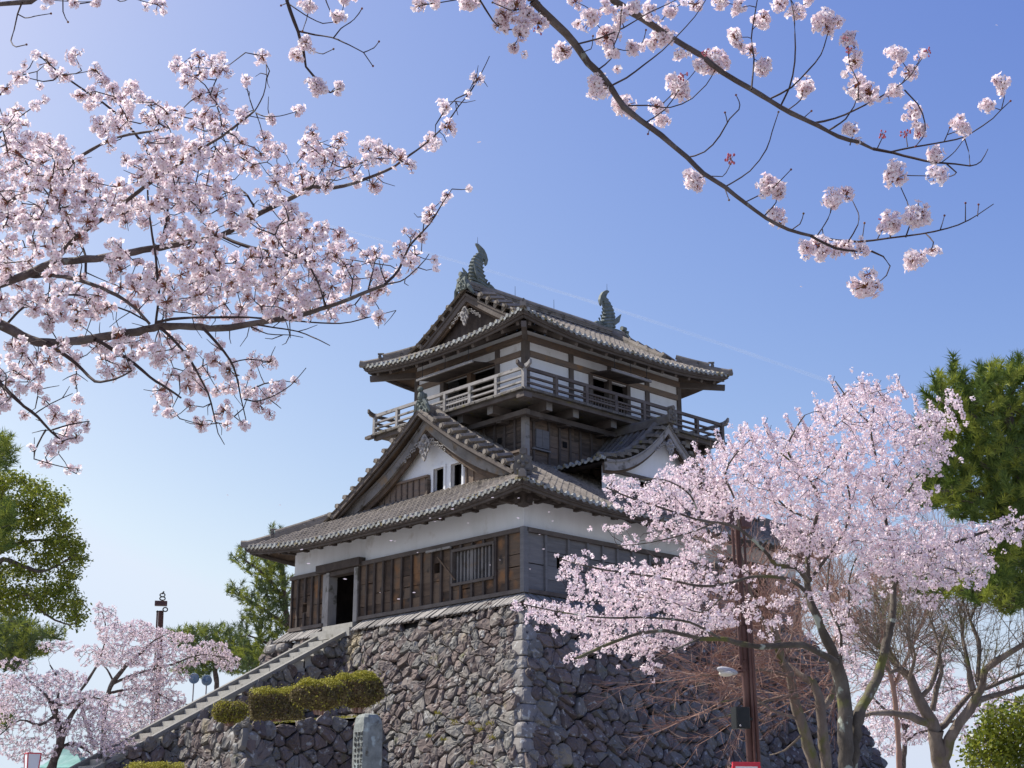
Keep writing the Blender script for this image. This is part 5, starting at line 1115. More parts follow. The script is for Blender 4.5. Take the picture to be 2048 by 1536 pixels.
# ------------------------------------------------------------------ blossoming cherry right of the castle
D0 = 22.0
mt = Tree('cherry_tree', 'full cherry tree in pink bloom in front of the right side of the castle', 'cherry tree', at(1700, 1720, D0))
gb = at(1700, 1720, D0); gb[2] = gz(gb[0], gb[1])-.1
MT = [
 ((D0, D0), 24, 16, [(1698, 1760), (1692, 1600), (1691, 1536), (1691, 1469), (1691, 1412), (1680, 1356), (1668, 1313)]), ((D0, D0+.2), 15, 6, [(1668, 1313), (1655, 1280), (1643, 1259), (1630, 1222), (1617, 1194), (1615, 1143), (1617, 1085)]),
 ((D0, D0-.6), 6, 1.6, [(1617, 1085), (1632, 1040), (1640, 1000), (1620, 960), (1590, 930), (1560, 905)]), ((D0, D0-.8), 3, 1.2, [(1600, 940), (1575, 900), (1590, 860), (1610, 830)]), ((D0, D0+.5), 3, 1.2, [(1638, 1000), (1625, 970), (1660, 930), (1690, 880)]),
 ((D0, D0+1), 19, 8, [(1702, 1600), (1704, 1520), (1714, 1441), (1728, 1407), (1753, 1361), (1770, 1299), (1782, 1242), (1787, 1208), (1786, 1173)]),
 ((D0+1, D0+.6), 6, 1.2, [(1786, 1173), (1783, 1098), (1770, 1033), (1766, 965), (1753, 922), (1742, 860), (1747, 821), (1736, 766)]), ((D0+.8, D0+.3), 3, 1, [(1768, 990), (1800, 930), (1830, 880), (1850, 850), (1890, 790)]), ((D0+.8, D0+1.2), 3, 1, [(1770, 1033), (1810, 990), (1850, 930), (1890, 860)]), ((D0+.6, D0), 2.6, 1, [(1745, 850), (1710, 820), (1690, 790), (1670, 762)]),
 ((D0+1, D0-.5), 7, 1.8, [(1786, 1173), (1802, 1147), (1822, 1111), (1860, 1100), (1910, 1085), (1965, 1065), (2040, 1040), (2090, 1025)]), ((D0+.3, D0-.5), 4, 1.4, [(1822, 1111), (1850, 1130), (1890, 1135), (1940, 1150)]),
 ((D0, D0-1.6), 10, 2.4, [(1672, 1325), (1642, 1307), (1605, 1290), (1569, 1290), (1520, 1293), (1471, 1285), (1456, 1279), (1400, 1277), (1330, 1262), (1260, 1272), (1190, 1300), (1150, 1318)]),
 ((D0-1.2, D0-1.8), 2.6, 1.2, [(1400, 1277), (1350, 1300), (1310, 1325)]), ((D0-1, D0-1.6), 3, 1.2, [(1440, 1277), (1380, 1245), (1300, 1235), (1200, 1235), (1110, 1222), (1045, 1208)]),
 ((D0+.1, D0-1.2), 6, 1.4, [(1640, 1250), (1623, 1202), (1600, 1173), (1568, 1157), (1509, 1153), (1460, 1166), (1400, 1172), (1320, 1155), (1200, 1138), (1120, 1118)]), ((D0-.7, D0-1), 2.4, 1, [(1460, 1166), (1441, 1196), (1400, 1225), (1330, 1200), (1220, 1190)]),
 ((D0+.1, D0-1.4), 7, 1.2, [(1617, 1163), (1591, 1134), (1552, 1131), (1538, 1111), (1512, 1085), (1467, 1052), (1400, 1040), (1330, 1018), (1260, 995), (1212, 975)]), ((D0-.8, D0-1.2), 2.4, 1, [(1430, 1045), (1380, 1065), (1300, 1085), (1235, 1092)]), ((D0-.6, D0-.8), 3, 1.2, [(1480, 1060), (1470, 1000), (1450, 950), (1470, 910), (1500, 880)]), ((D0-.8, D0-1.2), 2.4, 1, [(1400, 1040), (1380, 990), (1330, 960), (1270, 960)]),
 ((D0+.1, D0+1), 4.5, 1.2, [(1617, 1163), (1650, 1120), (1690, 1060), (1700, 1000), (1690, 940), (1700, 880)]), ((D0, D0-.6), 3, 1.2, [(1630, 1040), (1580, 1020), (1540, 980), (1520, 930)]),
 ((D0+.3, D0+.8), 4, 1.6, [(1682, 1327), (1682, 1270), (1677, 1253), (1657, 1214), (1655, 1165), (1660, 1120)]), ((D0+.3, D0+.9), 3, 1.4, [(1677, 1253), (1697, 1236), (1699, 1157), (1720, 1100)]),
]
for D, r0, r1, pts in MT: mt.limb(P3(pts, D, .15), [px(r0*(.74 if r0 > 5 else .9), D0), px(r1*(.8 if r1 > 4 else .95), D0)], 9, .12)
EL = """1745,790,26,22 1720,780,18,16 1700,800,30,22 1770,810,26,24 1670,835,45,30 1740,850,55,45 1648,820,14,14 1800,860,38,36 1792,772,10,8 1850,860,34,40 1885,840,20,20 1905,800,14,18 1860,900,38,30 1830,930,45,30 1500,880,32,22 1560,900,55,35 1620,900,55,45 1480,930,55,38 1440,900,16,12 1400,950,45,32 1350,960,34,22 1330,985,45,26 1270,980,45,20 1230,962,20,10 1225,985,20,14 1290,1010,40,22 1400,1010,65,38 1480,990,75,48 1560,980,75,58 1640,970,75,65 1720,940,65,65 1780,980,55,48 1700,1030,75,45 1820,1000,45,36 1340,1045,36,12 1230,1058,22,9 1265,1088,22,6 1320,1075,24,8 1380,1055,26,20 1570,1055,26,26 1600,1070,36,36 1660,1090,52,26 1750,1080,72,36 1830,1080,55,38 1900,1090,65,36 1960,1070,55,22 2020,1055,36,26 1880,1140,55,28 1830,1150,45,22 1940,1120,45,28 1750,1130,36,16 1150,1130,24,14 1130,1148,16,8 1190,1150,50,15 1270,1150,62,20 1340,1150,55,20 1380,1120,34,14 1180,1180,52,15 1260,1190,72,26 1350,1190,62,30 1430,1160,42,24,.7 1480,1140,34,10,.6 1540,1140,34,9,.6 1100,1222,52,20 1050,1212,22,10 1160,1240,52,22 1230,1240,55,26 1320,1240,72,30 1400,1240,50,28 1445,1230,22,20,.6 1190,1285,34,18 1148,1320,20,10 1210,1275,24,16 1280,1285,44,24 1300,1330,14,18 1250,1300,18,10 1350,1275,32,14 1560,1240,34,12,.5 1530,1270,24,8,.5 1625,1275,16,8,.5 1390,1100,30,20,.5 1430,1075,30,14,.6"""
ells = [tuple(float(v) for v in t.split(',')) for t in EL.split()]
EXTRA = [(1850, 1190, 60, 20), (1730, 1180, 30, 40), (1640, 1190, 30, 40), (1590, 1120, 40, 20), (1700, 1300, 26, 60), (1930, 1160, 50, 20), (1790, 1120, 60, 40), (1560, 1200, 40, 20), (1480, 1220, 40, 30), (1680, 1240, 30, 40)]
tg = pick(ells, 6.3, D0+.15, 1.9, 8.5); tg = np.concatenate([tg, pick(EXTRA, 3.2, D0+.3, 1.6, 8)])
tg = tg+np.array([0, 0, 0])
mt.grow(tg, px(1.7, D0), px(.7, D0), .35, 3, .5)
mb = MB(); ex = tg+rng.normal(size=tg.shape)*.035
side = tg+rng.normal(size=tg.shape)*.13; puffs(mb, tg, .078, 38, .040, .09); puffs(mb, side, .05, 16, .036, .12)
puf_ = []
# bare shoots standing out of the crown top
for x, y in ((1420, 900), (1460, 870), (1530, 835), (1600, 815), (1610, 850), (1640, 800), (1720, 755), (1760, 760), (1830, 790), (1870, 800), (1915, 790), (1440, 860), (1500, 845), (1545, 850), (1395, 885), (1580, 830), (1670, 752), (1800, 750), (1905, 815), (1475, 850)):
    a = at(x+12, y+45, D0-.5); b_ = at(x+random.uniform(-8, 8), y+18, D0-.5); c_ = at(x+random.uniform(-12, 12), y, D0-.5); mt.limb([a, b_, c_], [px(1.1, D0), px(.5, D0)], 4, .2); puf_.append(np.array([a+(b_-a)*t+(c_-a)*.5*t*t for t in np.linspace(0, .9, 7)]))
puffs(mb, np.concatenate(puf_), .05, 18, .038, .1); mt.finish(M['bark_far'], M['twig']); mb.build('blossom', [M['petal_far'], M['calyx']], mt.root)

def simple_tree(name, label, cat, D, limb, ells, n_per, dD, kind, base=None, group=None, mats=('bark_far', 'twig'), tw=(1.6, .6), mind=4, size=1.0, seg=.4, res=.2, nn=None, foliage='crown', brushes=None):
    b = base or (limb[0][-1][0][0], limb[0][-1][0][1]+60); b3 = at(b[0], b[1], D); b3[2] = min(b3[2], gz(b3[0], b3[1]))-.1
    t = Tree(name, label, cat, b3, group)
    for d_, r0, r1, pts in limb:
        dd = (D+d_[0], D+d_[1]) if isinstance(d_, tuple) else D+d_
        P = P3(pts, dd, .1)
        if pts is limb[0][-1]: P = np.concatenate([[b3+np.array([0, 0, (P[0][2]-b3[2])*k])*1.0+(P[0]-b3)*np.array([k, k, 0]) for k in (0, .5)], P])
        t.limb(P, [px(r0, D), px(r1, D)], 8, res)
    for cnt, L, r, lev, n, dirv, spread in (brushes or []):
        AN = np.concatenate(t.nodes); zc_ = np.quantile(AN[:, 2], .35); AN = AN[AN[:, 2] > zc_]; ce = AN.mean(0)
        for _ in range(cnt):
            q = AN[random.randrange(len(AN))]; o = (q-ce)*.25+rng.normal(size=3)*.35; brush(t, q, np.array(RT*dirv[0]+ZZ*dirv[1]+H*dirv[2])+o, L*random.uniform(.6, 1.2), px(r, D), lev, n, spread)
    if ells:
        tg = pick(ells, n_per, D, dD, mind); e = t.grow(tg, px(tw[0], D), px(tw[1], D), seg, 3, .5)
        mb = MB()
        if kind == 'cherry': puffs(mb, tg, .075*size, nn or 16, .055*size, .08); mb.build('blossom', [M['petal_far'], M['calyx']], t.root)
        elif kind == 'pine':
            k_ = int(len(e)*.58); random.shuffle(e); needles(mb, e[:k_], .17*size, nn or 26, size); needles(mb, e[k_:], .15*size, nn or 26, size, 1); mb.build(foliage, [M['needle'] if D < 45 else M['needle_far'], M['needle_lit']], t.root)  # a random share of tufts takes the painted sunlit needle colour
        elif kind == 'leaf':
            C = np.repeat(tg, nn or 16, 0); C = C+rng.normal(size=C.shape)*.13*size; rand_leaves(mb, C, .13*size, 0, None, .5); mb.build(foliage, M['leaf'], t.root)
    t.finish(M[mats[0]], M[mats[1]]); return t
def needles(mb, ends, L, n, size, mi=0):
    """tufts of needles around upturned shoots"""
    C = np.array([e[0] for e in ends]); Dd = np.array([e[1] for e in ends]); Dd = Dd*.6+np.array([0, 0, .55]); Dd /= np.linalg.norm(Dd, axis=1)[:, None]
    C = np.repeat(C, n, 0); A = np.repeat(Dd, n, 0); s = rng.uniform(-.16, .16, len(C))*size; C = C+A*s[:, None]
    u = rng.normal(size=C.shape); u /= np.linalg.norm(u, axis=1)[:, None]; v = A*.75+u*.8; v /= np.linalg.norm(v, axis=1)[:, None]
    w_ = np.cross(v, FW); w_ /= np.linalg.norm(w_, axis=1)[:, None]+1e-9; w_ *= .0085*size; ln = (L*rng.uniform(.7, 1.2, len(C)))[:, None]
    V = np.stack([C-w_, C+w_, C+v*ln], 1).reshape(-1, 3); mb.add(V, np.arange(len(V)).reshape(-1, 3), mi)
def brush(tree, p, d, L, r, lev=2, n=5, spread=.45, droop=0.0):
    """straight tapering shoots forking at acute angles"""
    m = 4; Q = [p]; dd = d/np.linalg.norm(d)
    for k in range(m):
        dd = dd+rng.normal(size=3)*.09+np.array([0, 0, -droop]); dd /= np.linalg.norm(dd); Q.append(Q[-1]+dd*L/m)
    Q = np.array(Q); tube(tree.tw, Q, np.linspace(r, r*.35, m+1), 4 if lev > 1 else 3)
    if lev:
        for k in range(n):
            t = random.uniform(.15, .95)*m; i = int(t); a = Q[i]+(Q[min(i+1, m)]-Q[i])*(t-i); e = dd+rng.normal(size=3)*spread; brush(tree, a, e, L*random.uniform(.35, .6), r*.6, lev-1, n, spread, droop)
def EE(t): return [tuple(float(v) for v in q.split(',')) for q in t.split()]

# bare trees between the cherry and the stone base
simple_tree('bare_tree', 'leafless reddish twigged tree with mossy forked trunk just left of the lichened cherry trunk', 'tree', 29, [
 (0, 15, 7, [(1640, 1640), (1632, 1540), (1625, 1515), (1615, 1493), (1603, 1444), (1588, 1395), (1581, 1351), (1564, 1322), (1556, 1298), (1545, 1240)]),
 ((0, .8), 13, 6, [(1655, 1600), (1652, 1517), (1644, 1469), (1639, 1390), (1625, 1365), (1600, 1350), (1575, 1330)]),
 ((.5, 1.5), 7, 3, [(1642, 1420), (1665, 1390), (1672, 1330), (1665, 1290), (1690, 1240)]), ((0, -1), 5, 1.5, [(1556, 1298), (1530, 1250), (1500, 1180), (1480, 1100)]), ((0, .8), 4, 1.5, [(1570, 1330), (1590, 1250), (1610, 1190)]),
 ((0, -1), 4, 1.2, [(1590, 1390), (1540, 1400), (1480, 1425), (1420, 1440)]), ((0, -1), 4, 1.2, [(1581, 1351), (1520, 1340), (1450, 1350), (1400, 1350)]), ((0, -1), 3, 1.2, [(1600, 1440), (1545, 1420), (1500, 1395), (1440, 1405)]), ((-.5, 0), 3, 1, [(1603, 1470), (1570, 1500), (1540, 1510)])],
 EE("1445,1060,55,36,1.4 1480,1110,50,50,1.3 1420,1120,45,36,1.3 1450,1330,75,36 1405,1345,40,14 1420,1410,45,18 1395,1400,30,10 1460,1450,55,22 1520,1390,75,55 1540,1250,75,60 1600,1200,75,70 1470,1480,40,14 1650,1180,50,50 1660,1290,40,60"), 3, 1.6, None, mats=('bark_tan', 'twig_red'), tw=(1.5, .6), mind=6, seg=.5, brushes=[(70, 1.5, 1.1, 2, 6, (-1.0, .25, -.1), .38), (46, 1.5, 1.1, 2, 6, (-.2, 1.0, 0), .4), (20, 1.2, 1, 2, 6, (.7, .6, 0), .4)])
simple_tree('bare_tree', 'leafless maple with spreading mossy limbs, right of the leaning cherry trunk', 'tree', 31, [
 (0, 22, 15, [(1892, 1640), (1885, 1560), (1876, 1500), (1870, 1461)]),
 ((0, .5), 14, 4, [(1870, 1461), (1850, 1421), (1833, 1390), (1819, 1356), (1799, 1336), (1782, 1310), (1770, 1280)]), ((0, -.6), 9, 3, [(1866, 1450), (1821, 1432), (1785, 1427), (1742, 1427), (1715, 1436)]),
 ((0, -.6), 12, 4.5, [(1884, 1530), (1901, 1478), (1918, 1446), (1941, 1418), (1963, 1375), (1969, 1341), (1989, 1324), (2020, 1304), (2060, 1280)]), ((0, .6), 8, 4, [(1941, 1418), (1960, 1400), (2000, 1388), (2060, 1370)]),
 ((0, .6), 8, 3, [(1872, 1461), (1890, 1450), (1907, 1427), (1941, 1387), (1975, 1376), (2050, 1345)]), ((0, .6), 6, 2.4, [(1864, 1421), (1873, 1378), (1884, 1344), (1878, 1293), (1895, 1250)]), ((0, .8), 6, 2.4, [(1838, 1400), (1860, 1375), (1874, 1333), (1878, 1290), (1860, 1240)]),
 ((0, .6), 6, 2, [(1946, 1380), (1935, 1321), (1924, 1270), (1930, 1230)]), ((0, .6), 5, 2, [(1955, 1362), (1958, 1282), (1940, 1240), (1960, 1200)]), ((0, -.6), 4, 2, [(1819, 1356), (1830, 1310), (1815, 1270)]), ((0, -.6), 5, 2, [(1800, 1336), (1780, 1345), (1765, 1320)])],
 EE("1800,1290,60,50 1850,1240,70,50 1920,1240,70,50 1990,1250,60,50 2020,1330,40,40 1770,1380,50,50 1830,1310,60,40 1900,1310,60,40 1760,1230,60,40 2010,1420,50,30 1740,1440,40,30"), 2, 1.5, None, mats=('bark_tan', 'bark_tan'), tw=(1.2, .5), mind=7, seg=.6, brushes=[(110, 1.6, 1.1, 2, 5, (0, .8, 0), .5)])
simple_tree('background_tree', 'reddish brown leafless tree seen through the cherry branches behind the maple', 'tree', 46, [(0, 8, 3, [(1800, 1560), (1790, 1400), (1770, 1300), (1760, 1230)]), (0, 4, 2, [(1785, 1380), (1830, 1280), (1860, 1210)]), (0, 4, 2, [(1770, 1300), (1700, 1240), (1660, 1200)])],
 EE("1700,1210,60,36 1780,1200,60,40 1850,1210,60,30 1660,1180,40,30 1930,1220,50,25"), 6, 2, None, mats=('twig_red', 'twig_red'), tw=(1.2, .6), mind=4, seg=.7, brushes=[(110, 3.0, 1.0, 2, 7, (0, .7, 0), .5)])
# pine on the right
simple_tree('pine_tree', 'tall green pine tree at the right edge behind the cherry blossom', 'pine', 31, [
 (0, 20, 8, [(2075, 1700), (2070, 1500), (2062, 1250), (2050, 1050), (2030, 900), (2010, 800)]), ((0, -.8), 6, 2, [(2062, 1220), (2010, 1190), (1950, 1180), (1880, 1180)]), ((0, -.8), 7, 2, [(2050, 1050), (1990, 1000), (1930, 980), (1870, 985)]), ((0, .4), 6, 2, [(2045, 1000), (1980, 940), (1920, 900), (1870, 880)]), ((0, -.4), 5, 2, [(2030, 900), (1970, 850), (1910, 800), (1880, 770)]), ((0, .4), 4, 2, [(2010, 800), (1990, 760), (1985, 735)]), ((0, .5), 4, 2, [(2020, 850), (1960, 800), (1930, 770)])],
 EE("1995,760,48,22 2035,745,25,20 1900,772,38,16 1950,790,60,22 1940,825,85,40 2020,840,60,50 1880,870,42,34 1950,910,80,45 2030,920,50,45 1890,980,66,34 2020,985,50,50 1960,1015,70,26 1865,985,40,22,1.2 2020,1110,40,46 2020,1180,45,40 2050,1060,40,60 1960,1180,50,20 1870,1175,40,14 2075,830,40,60 2075,950,40,60 1905,740,8,14 1990,735,6,16 1860,800,12,8"),
 7.5, 1.6, 'pine', mats=('bark', 'twig'), tw=(2, .8), mind=8, nn=84, size=1.35)

# ------------------------------------------------------------------ trees on the left
simple_tree('evergreen_tree', 'broadleaf evergreen tree with sunlit yellow green crown at the left edge', 'tree', 38, [
 (0, 16, 8, [(-60, 1600), (-50, 1400), (-45, 1250), (-40, 1130), (-20, 1050), (10, 1000)]), ((0, -.8), 6, 1.8, [(-45, 1220), (-10, 1130), (20, 1120), (41, 1130), (77, 1143), (110, 1133), (150, 1110)]), ((0, .5), 5, 1.6, [(-20, 1050), (40, 1040), (90, 1030)]), ((0, -.5), 4, 1.4, [(-45, 1250), (20, 1200), (60, 1190), (75, 1215), (110, 1240), (140, 1250)]), ((0, .5), 5, 1.5, [(-40, 1130), (30, 1090), (80, 1080), (120, 1085)])],
 EE("20,962,36,13 70,978,30,13 110,1000,20,12 40,1010,40,16 95,1028,30,14 128,1050,16,14 60,1050,34,12 118,1084,34,13 150,1098,18,15 40,1090,30,12,.8 95,1118,36,12,.9 158,1122,12,10 20,1140,26,16,.7 70,1150,30,10,.7 135,1148,22,12 60,1186,46,12 120,1180,30,12 148,1205,18,12 100,1215,34,10 150,1236,16,14 -20,1030,36,60 -20,1180,36,40 20,1215,30,12"), 15, 1.5, 'leaf', mats=('bark', 'twig'), tw=(1.6, .7), mind=5.5, nn=46, size=.78)
simple_tree('pine_tree', 'dark pine branch at the left edge above the yellow green tree', 'pine', 36, [(0, 8, 4, [(-70, 1500), (-60, 1200), (-50, 1000), (-40, 900), (-30, 860)]), (0, 3, 1.2, [(-45, 960), (-20, 920), (15, 905)]), (0, 3, 1.2, [(-50, 1090), (-10, 1060), (20, 1050)])],
 EE("0,885,22,14 10,905,18,10 -5,925,26,12 8,1045,26,20 -5,1080,26,24 10,1020,18,14"), 26, .8, 'pine', mats=('bark', 'twig'), mind=3, nn=34, size=1.1)
simple_tree('pine_tree', 'low flat topped pine below the yellow green tree at the left edge', 'pine', 52, [(0, 9, 4, [(-30, 1600), (-20, 1400), (0, 1320), (20, 1280)]), (0, 4, 1.5, [(-10, 1340), (40, 1290), (90, 1275), (125, 1280)])],
 EE("25,1250,48,14 85,1268,46,10 20,1280,50,18 20,1320,36,20 60,1300,40,12 5,1440,18,16"), 26, 1.5, 'pine', mats=('bark', 'twig'), mind=3, nn=34, size=1.5)
simple_tree('pine_tree', 'pine tree with spiky shoots behind the left corner of the castle', 'pine', 66, [(0, 9, 4, [(600, 1500), (590, 1380), (575, 1250), (565, 1150), (560, 1060)]), (0, 4, 1.4, [(570, 1200), (530, 1150), (490, 1120)]), (0, 4, 1.4, [(575, 1250), (520, 1215), (480, 1190), (455, 1185)]), (0, 4, 1.4, [(585, 1330), (540, 1290), (495, 1270)]), (0, 4, 1.4, [(588, 1370), (540, 1340), (500, 1325)])],
 EE("548,1063,14,7 575,1068,14,8 495,1108,22,10 475,1120,14,7 520,1130,42,20 545,1160,36,30 478,1180,24,10 500,1200,22,12 540,1200,40,26 510,1235,28,18 545,1260,36,32 485,1255,14,8 510,1300,42,20 550,1310,26,20 520,1330,36,14 555,1110,28,30"), 15, 1.6, 'pine', mats=('bark', 'twig'), mind=4, nn=40, size=1.6)
simple_tree('pine_tree', 'low broad pine in the distance behind the cherry blossom and the lamp column', 'pine', 78, [(0, 7, 4, [(440, 1500), (435, 1400), (430, 1330), (425, 1280)]), (0, 3, 1.4, [(432, 1330), (390, 1290), (360, 1275)]), (0, 3, 1.4, [(432, 1330), (470, 1300), (500, 1290)])],
 EE("425,1262,50,9 375,1268,30,8 400,1285,50,14 460,1290,36,14 480,1275,20,8 430,1315,60,16 480,1330,40,16 350,1270,14,6 390,1340,40,14 500,1310,24,20"), 26, 2, 'pine', mats=('bark', 'twig'), mind=3, nn=34, size=1.9)
G2 = 'blossoming cherries behind the staircase'
simple_tree('cherry_tree', 'tall pale pink cherry tree behind the staircase, next to the brown lamp column', 'cherry tree', 60, [(0, 7, 4, [(205, 1560), (208, 1450), (214, 1395), (227, 1364), (256, 1327)]), ((0, -1), 3, 1, [(256, 1327), (284, 1304), (307, 1282), (330, 1270)]), ((0, 1), 4, 1, [(190, 1500), (160, 1400), (168, 1373), (193, 1333), (207, 1296), (213, 1265), (205, 1225)]), ((0, 1), 3, 1, [(216, 1387), (260, 1378), (300, 1380), (340, 1400), (380, 1410)]), ((0, -1), 3, 1, [(225, 1368), (280, 1345), (340, 1330), (400, 1310), (450, 1315)]), ((0, 1), 2.4, 1, [(227, 1364), (215, 1340), (205, 1330)])],
 EE("197,1215,11,12 222,1222,12,14,.8 214,1245,26,18 235,1270,40,22 275,1262,36,22 320,1278,42,22 365,1275,24,10 300,1312,52,24 240,1312,52,24 375,1312,44,22 425,1300,34,20 455,1325,26,18 335,1350,44,20 290,1365,44,24 262,1398,44,22,.8 335,1398,36,20 182,1312,34,24,.6 290,1430,44,26 340,1420,30,16 250,1450,40,20"), 40, 2, 'cherry', mats=('bark', 'twig'), tw=(1.1, .5), mind=2.2, size=1.1, nn=18, group=G2)
simple_tree('cherry_tree', 'cherry tree with a dark forked trunk in front of the teal roof', 'cherry tree', 50, [(0, 12, 6, [(92, 1640), (97, 1560), (108, 1520), (119, 1492), (116, 1449), (108, 1420), (102, 1402)]), (0, 8, 3, [(118, 1495), (128, 1462), (138, 1440), (150, 1420), (170, 1400)]), ((0, 1), 5, 1.2, [(116, 1500), (140, 1487), (165, 1495), (185, 1510)]), ((0, -1), 3.4, 1.2, [(110, 1430), (80, 1450), (40, 1440), (0, 1470)]), ((0, -1), 3, 1.2, [(104, 1405), (130, 1410), (180, 1395), (220, 1405)]), ((0, 1), 3, 1.2, [(102, 1402), (70, 1370), (40, 1350)]), ((0, 1), 3, 1.2, [(108, 1415), (120, 1370), (100, 1330)])],
 EE("110,1292,40,13,.6 35,1330,36,14,.6 60,1368,52,22 130,1358,44,20 120,1398,58,20 35,1412,44,20 180,1400,50,20 205,1435,52,22 215,1475,44,22 150,1455,40,20,.6 55,1450,40,18,.6 20,1490,30,20,.4 160,1490,30,14,.5 10,1370,30,24 60,1500,60,26,.6 190,1500,50,20,.7 0,1440,20,50,.6 110,1450,30,30,.6 240,1490,40,20,.7"), 36, 2, 'cherry', mats=('bark', 'twig'), tw=(1.1, .5), mind=2.4, size=.95, nn=20, group=G2)
simple_tree('cherry_tree', 'hazy distant cherry blossom filling the gap right of the stone base at the bottom', 'cherry tree', 75, [(0, 8, 4, [(1800, 1640), (1805, 1540), (1810, 1470), (1800, 1420)]), (0, 4, 1.4, [(1808, 1460), (1860, 1400), (1920, 1370)]), (0, 4, 1.4, [(1806, 1450), (1760, 1410), (1730, 1380)]), (0, 4, 1.4, [(1810, 1480), (1880, 1450), (1960, 1430)])],
 EE("1780,1390,70,40 1850,1350,60,30,.6 1740,1450,40,40 1820,1450,60,40 1900,1400,60,50,.7 1980,1380,60,50,.5 1760,1500,40,16 1870,1300,60,30,.4 1960,1470,50,24,.6 1720,1340,50,30,.6 1700,1270,50,30,.5"), 30, 4, 'cherry', mats=('bark', 'twig'), tw=(1, .5), mind=2.2, size=1.9, nn=12)
simple_tree('shrub', 'yellow green leafy shrub in the bottom right corner', 'shrub', 42, [(0, 4, 2, [(2000, 1620), (1995, 1560), (1990, 1500)]), (0, 3, 1, [(1992, 1530), (2030, 1470)]), (0, 3, 1, [(1992, 1530), (1950, 1500)])],
 EE("2010,1440,44,26 2040,1480,30,30 1980,1490,44,30 1950,1525,30,16,.7 2020,1520,40,24 2050,1420,20,20"), 18, 1, 'leaf', mats=('bark', 'twig'), mind=3.5, nn=16, size=1.2, foliage='foliage')

# ------------------------------------------------------------------ street furniture
DP = 27.0
po = thing('utility_pole', 'brown steel pole with cables, black speaker and lamp in front of the stone base', 'pole', (*at(1506, 1650, DP)[:2], 2.2))
def cyl(par, name, pts, r, m, k=14): mb = MB(); tube(mb, pts, [r]*len(pts), k); return mb.build(name, M[m], par, smooth=True)
a, b = at(1474, 1040, DP), at(1509, 1640, DP)
cyl(po, 'pole', [b, a+(b-a)*.35], px(9, DP), 'rust'); cyl(po, 'upper_pole', [a+(b-a)*.35, a], px(5.5, DP), 'rust')
cyl(po, 'conduit', [at(1498, 1200, DP-.1), at(1525, 1640, DP-.1)], px(4, DP), 'rust', 8); cyl(po, 'conduit', [at(1488, 1060, DP-.1), at(1516, 1640, DP-.15)], px(2.5, DP), 'rust', 8); cyl(po, 'conduit', [at(1465, 1060, DP-.1), at(1482, 1330, DP-.1)], px(3, DP), 'rust', 8)
def orient_box(par, name, c, wd, ht, dp, m, yaw=.3, bev=True):
    r = RT*math.cos(yaw)+H*math.sin(yaw); d = -RT*math.sin(yaw)+H*math.cos(yaw); mb = MB(); g = .06*min(wd, ht, dp)
    V = []; F = []
    for s_, e in ((-1, 1), (-1, 0), (1, 0), (1, 1)):
        for x, z in ((-1, -1), (1, -1), (1, 1), (-1, 1)): V.append(c+r*x*(wd/2-g*e)+ZZ*z*(ht/2-g*e)+d*s_*(dp/2-(0 if e else g)))
    for i in range(3): F += [(i*4+k, i*4+(k+1) % 4, i*4+4+(k+1) % 4, i*4+4+k) for k in range(4)]
    F += [(3, 2, 1, 0), (12, 13, 14, 15)]; mb.add(V, F); return mb.build(name, M[m], par)
bxs = orient_box(po, 'speaker', at(1481, 1436, DP-.3), px(30, DP), px(42, DP), px(26, DP), 'black')
orient_box(po, 'speaker_mount', at(1499, 1438, DP-.15), px(12, DP), px(5, DP), px(5, DP), 'black')
mb = MB(); ellipsoid(mb, at(1481, 1451, DP-.52), (px(2, DP),)*3, 8, 6); mb.build('badge', M['lamp_metal'], bxs)
for xx in (1462, 1488): orient_box(po, 'junction_box', at(xx, 1038+(xx-1462)*.2, DP-.2), px(22, DP), px(26, DP), px(18, DP), 'rust', .4)
for yy in (1318, 1336): cyl(po, 'clamp', [at(1486, yy, DP), at(1486.6, yy+5, DP)], px(11, DP), 'rust')
mb = MB(); c0, c1 = at(1434, 1337, DP-.5), at(1474, 1346, DP-.3); ax = c1-c0
for i in range(12):
    pass
V = []; F = []; prf = [(0, .0), (.06, .28), (.2, .5), (.45, .62), (.7, .58), (.9, .42), (1, .2), (1.02, 0)]; u_ = ax/np.linalg.norm(ax); v_ = np.cross(u_, RT*.0+H); v_ /= np.linalg.norm(v_); w_ = np.cross(u_, v_)
for t, rr in prf:
    for j in range(14):
        an = 2*math.pi*j/14; V.append(c0+ax*t+v_*math.cos(an)*rr*px(12, DP)+w_*math.sin(an)*rr*px(16, DP))
for i in range(len(prf)-1):
    for j in range(14): F.append((i*14+j, i*14+(j+1) % 14, (i+1)*14+(j+1) % 14, (i+1)*14+j))
mb.add(V, F); lh = mb.build('lamp_head', M['lamp_metal'], po, smooth=True)
mb = MB(); cc = c0+ax*.45-ZZ*px(6, DP); ellipsoid(mb, cc, (px(15, DP), px(15, DP), px(6, DP)), 12, 8); mb.build('lamp_glass', M['lamp_glass'], lh, smooth=True)
cyl(po, 'lamp_arm', [c1-ax*.1, at(1488, 1342, DP)], px(2.6, DP), 'rust', 8)
sg = thing('notice_board', 'white notice board with red frame at the foot of the brown pole', 'sign', (*at(1496, 1640, DP-1)[:2], 1.9))
c = at(1494, 1566, DP-1); orient_box(sg, 'panel', c, px(46, DP), px(66, DP), .03, 'white', .2); orient_box(sg, 'frame', c+ZZ*px(35, DP), px(56, DP), px(8, DP), .06, 'red', .2)
for s in (-1, 1): orient_box(sg, 'frame', c+(RT*math.cos(.2)+H*math.sin(.2))*s*px(26, DP), px(6, DP), px(62, DP), .06, 'red', .2)
mb = MB(); tube(mb, [c-ZZ*2.0, c-ZZ*.2], [.03, .03], 8); mb.build('leg', M['rust'], sg)
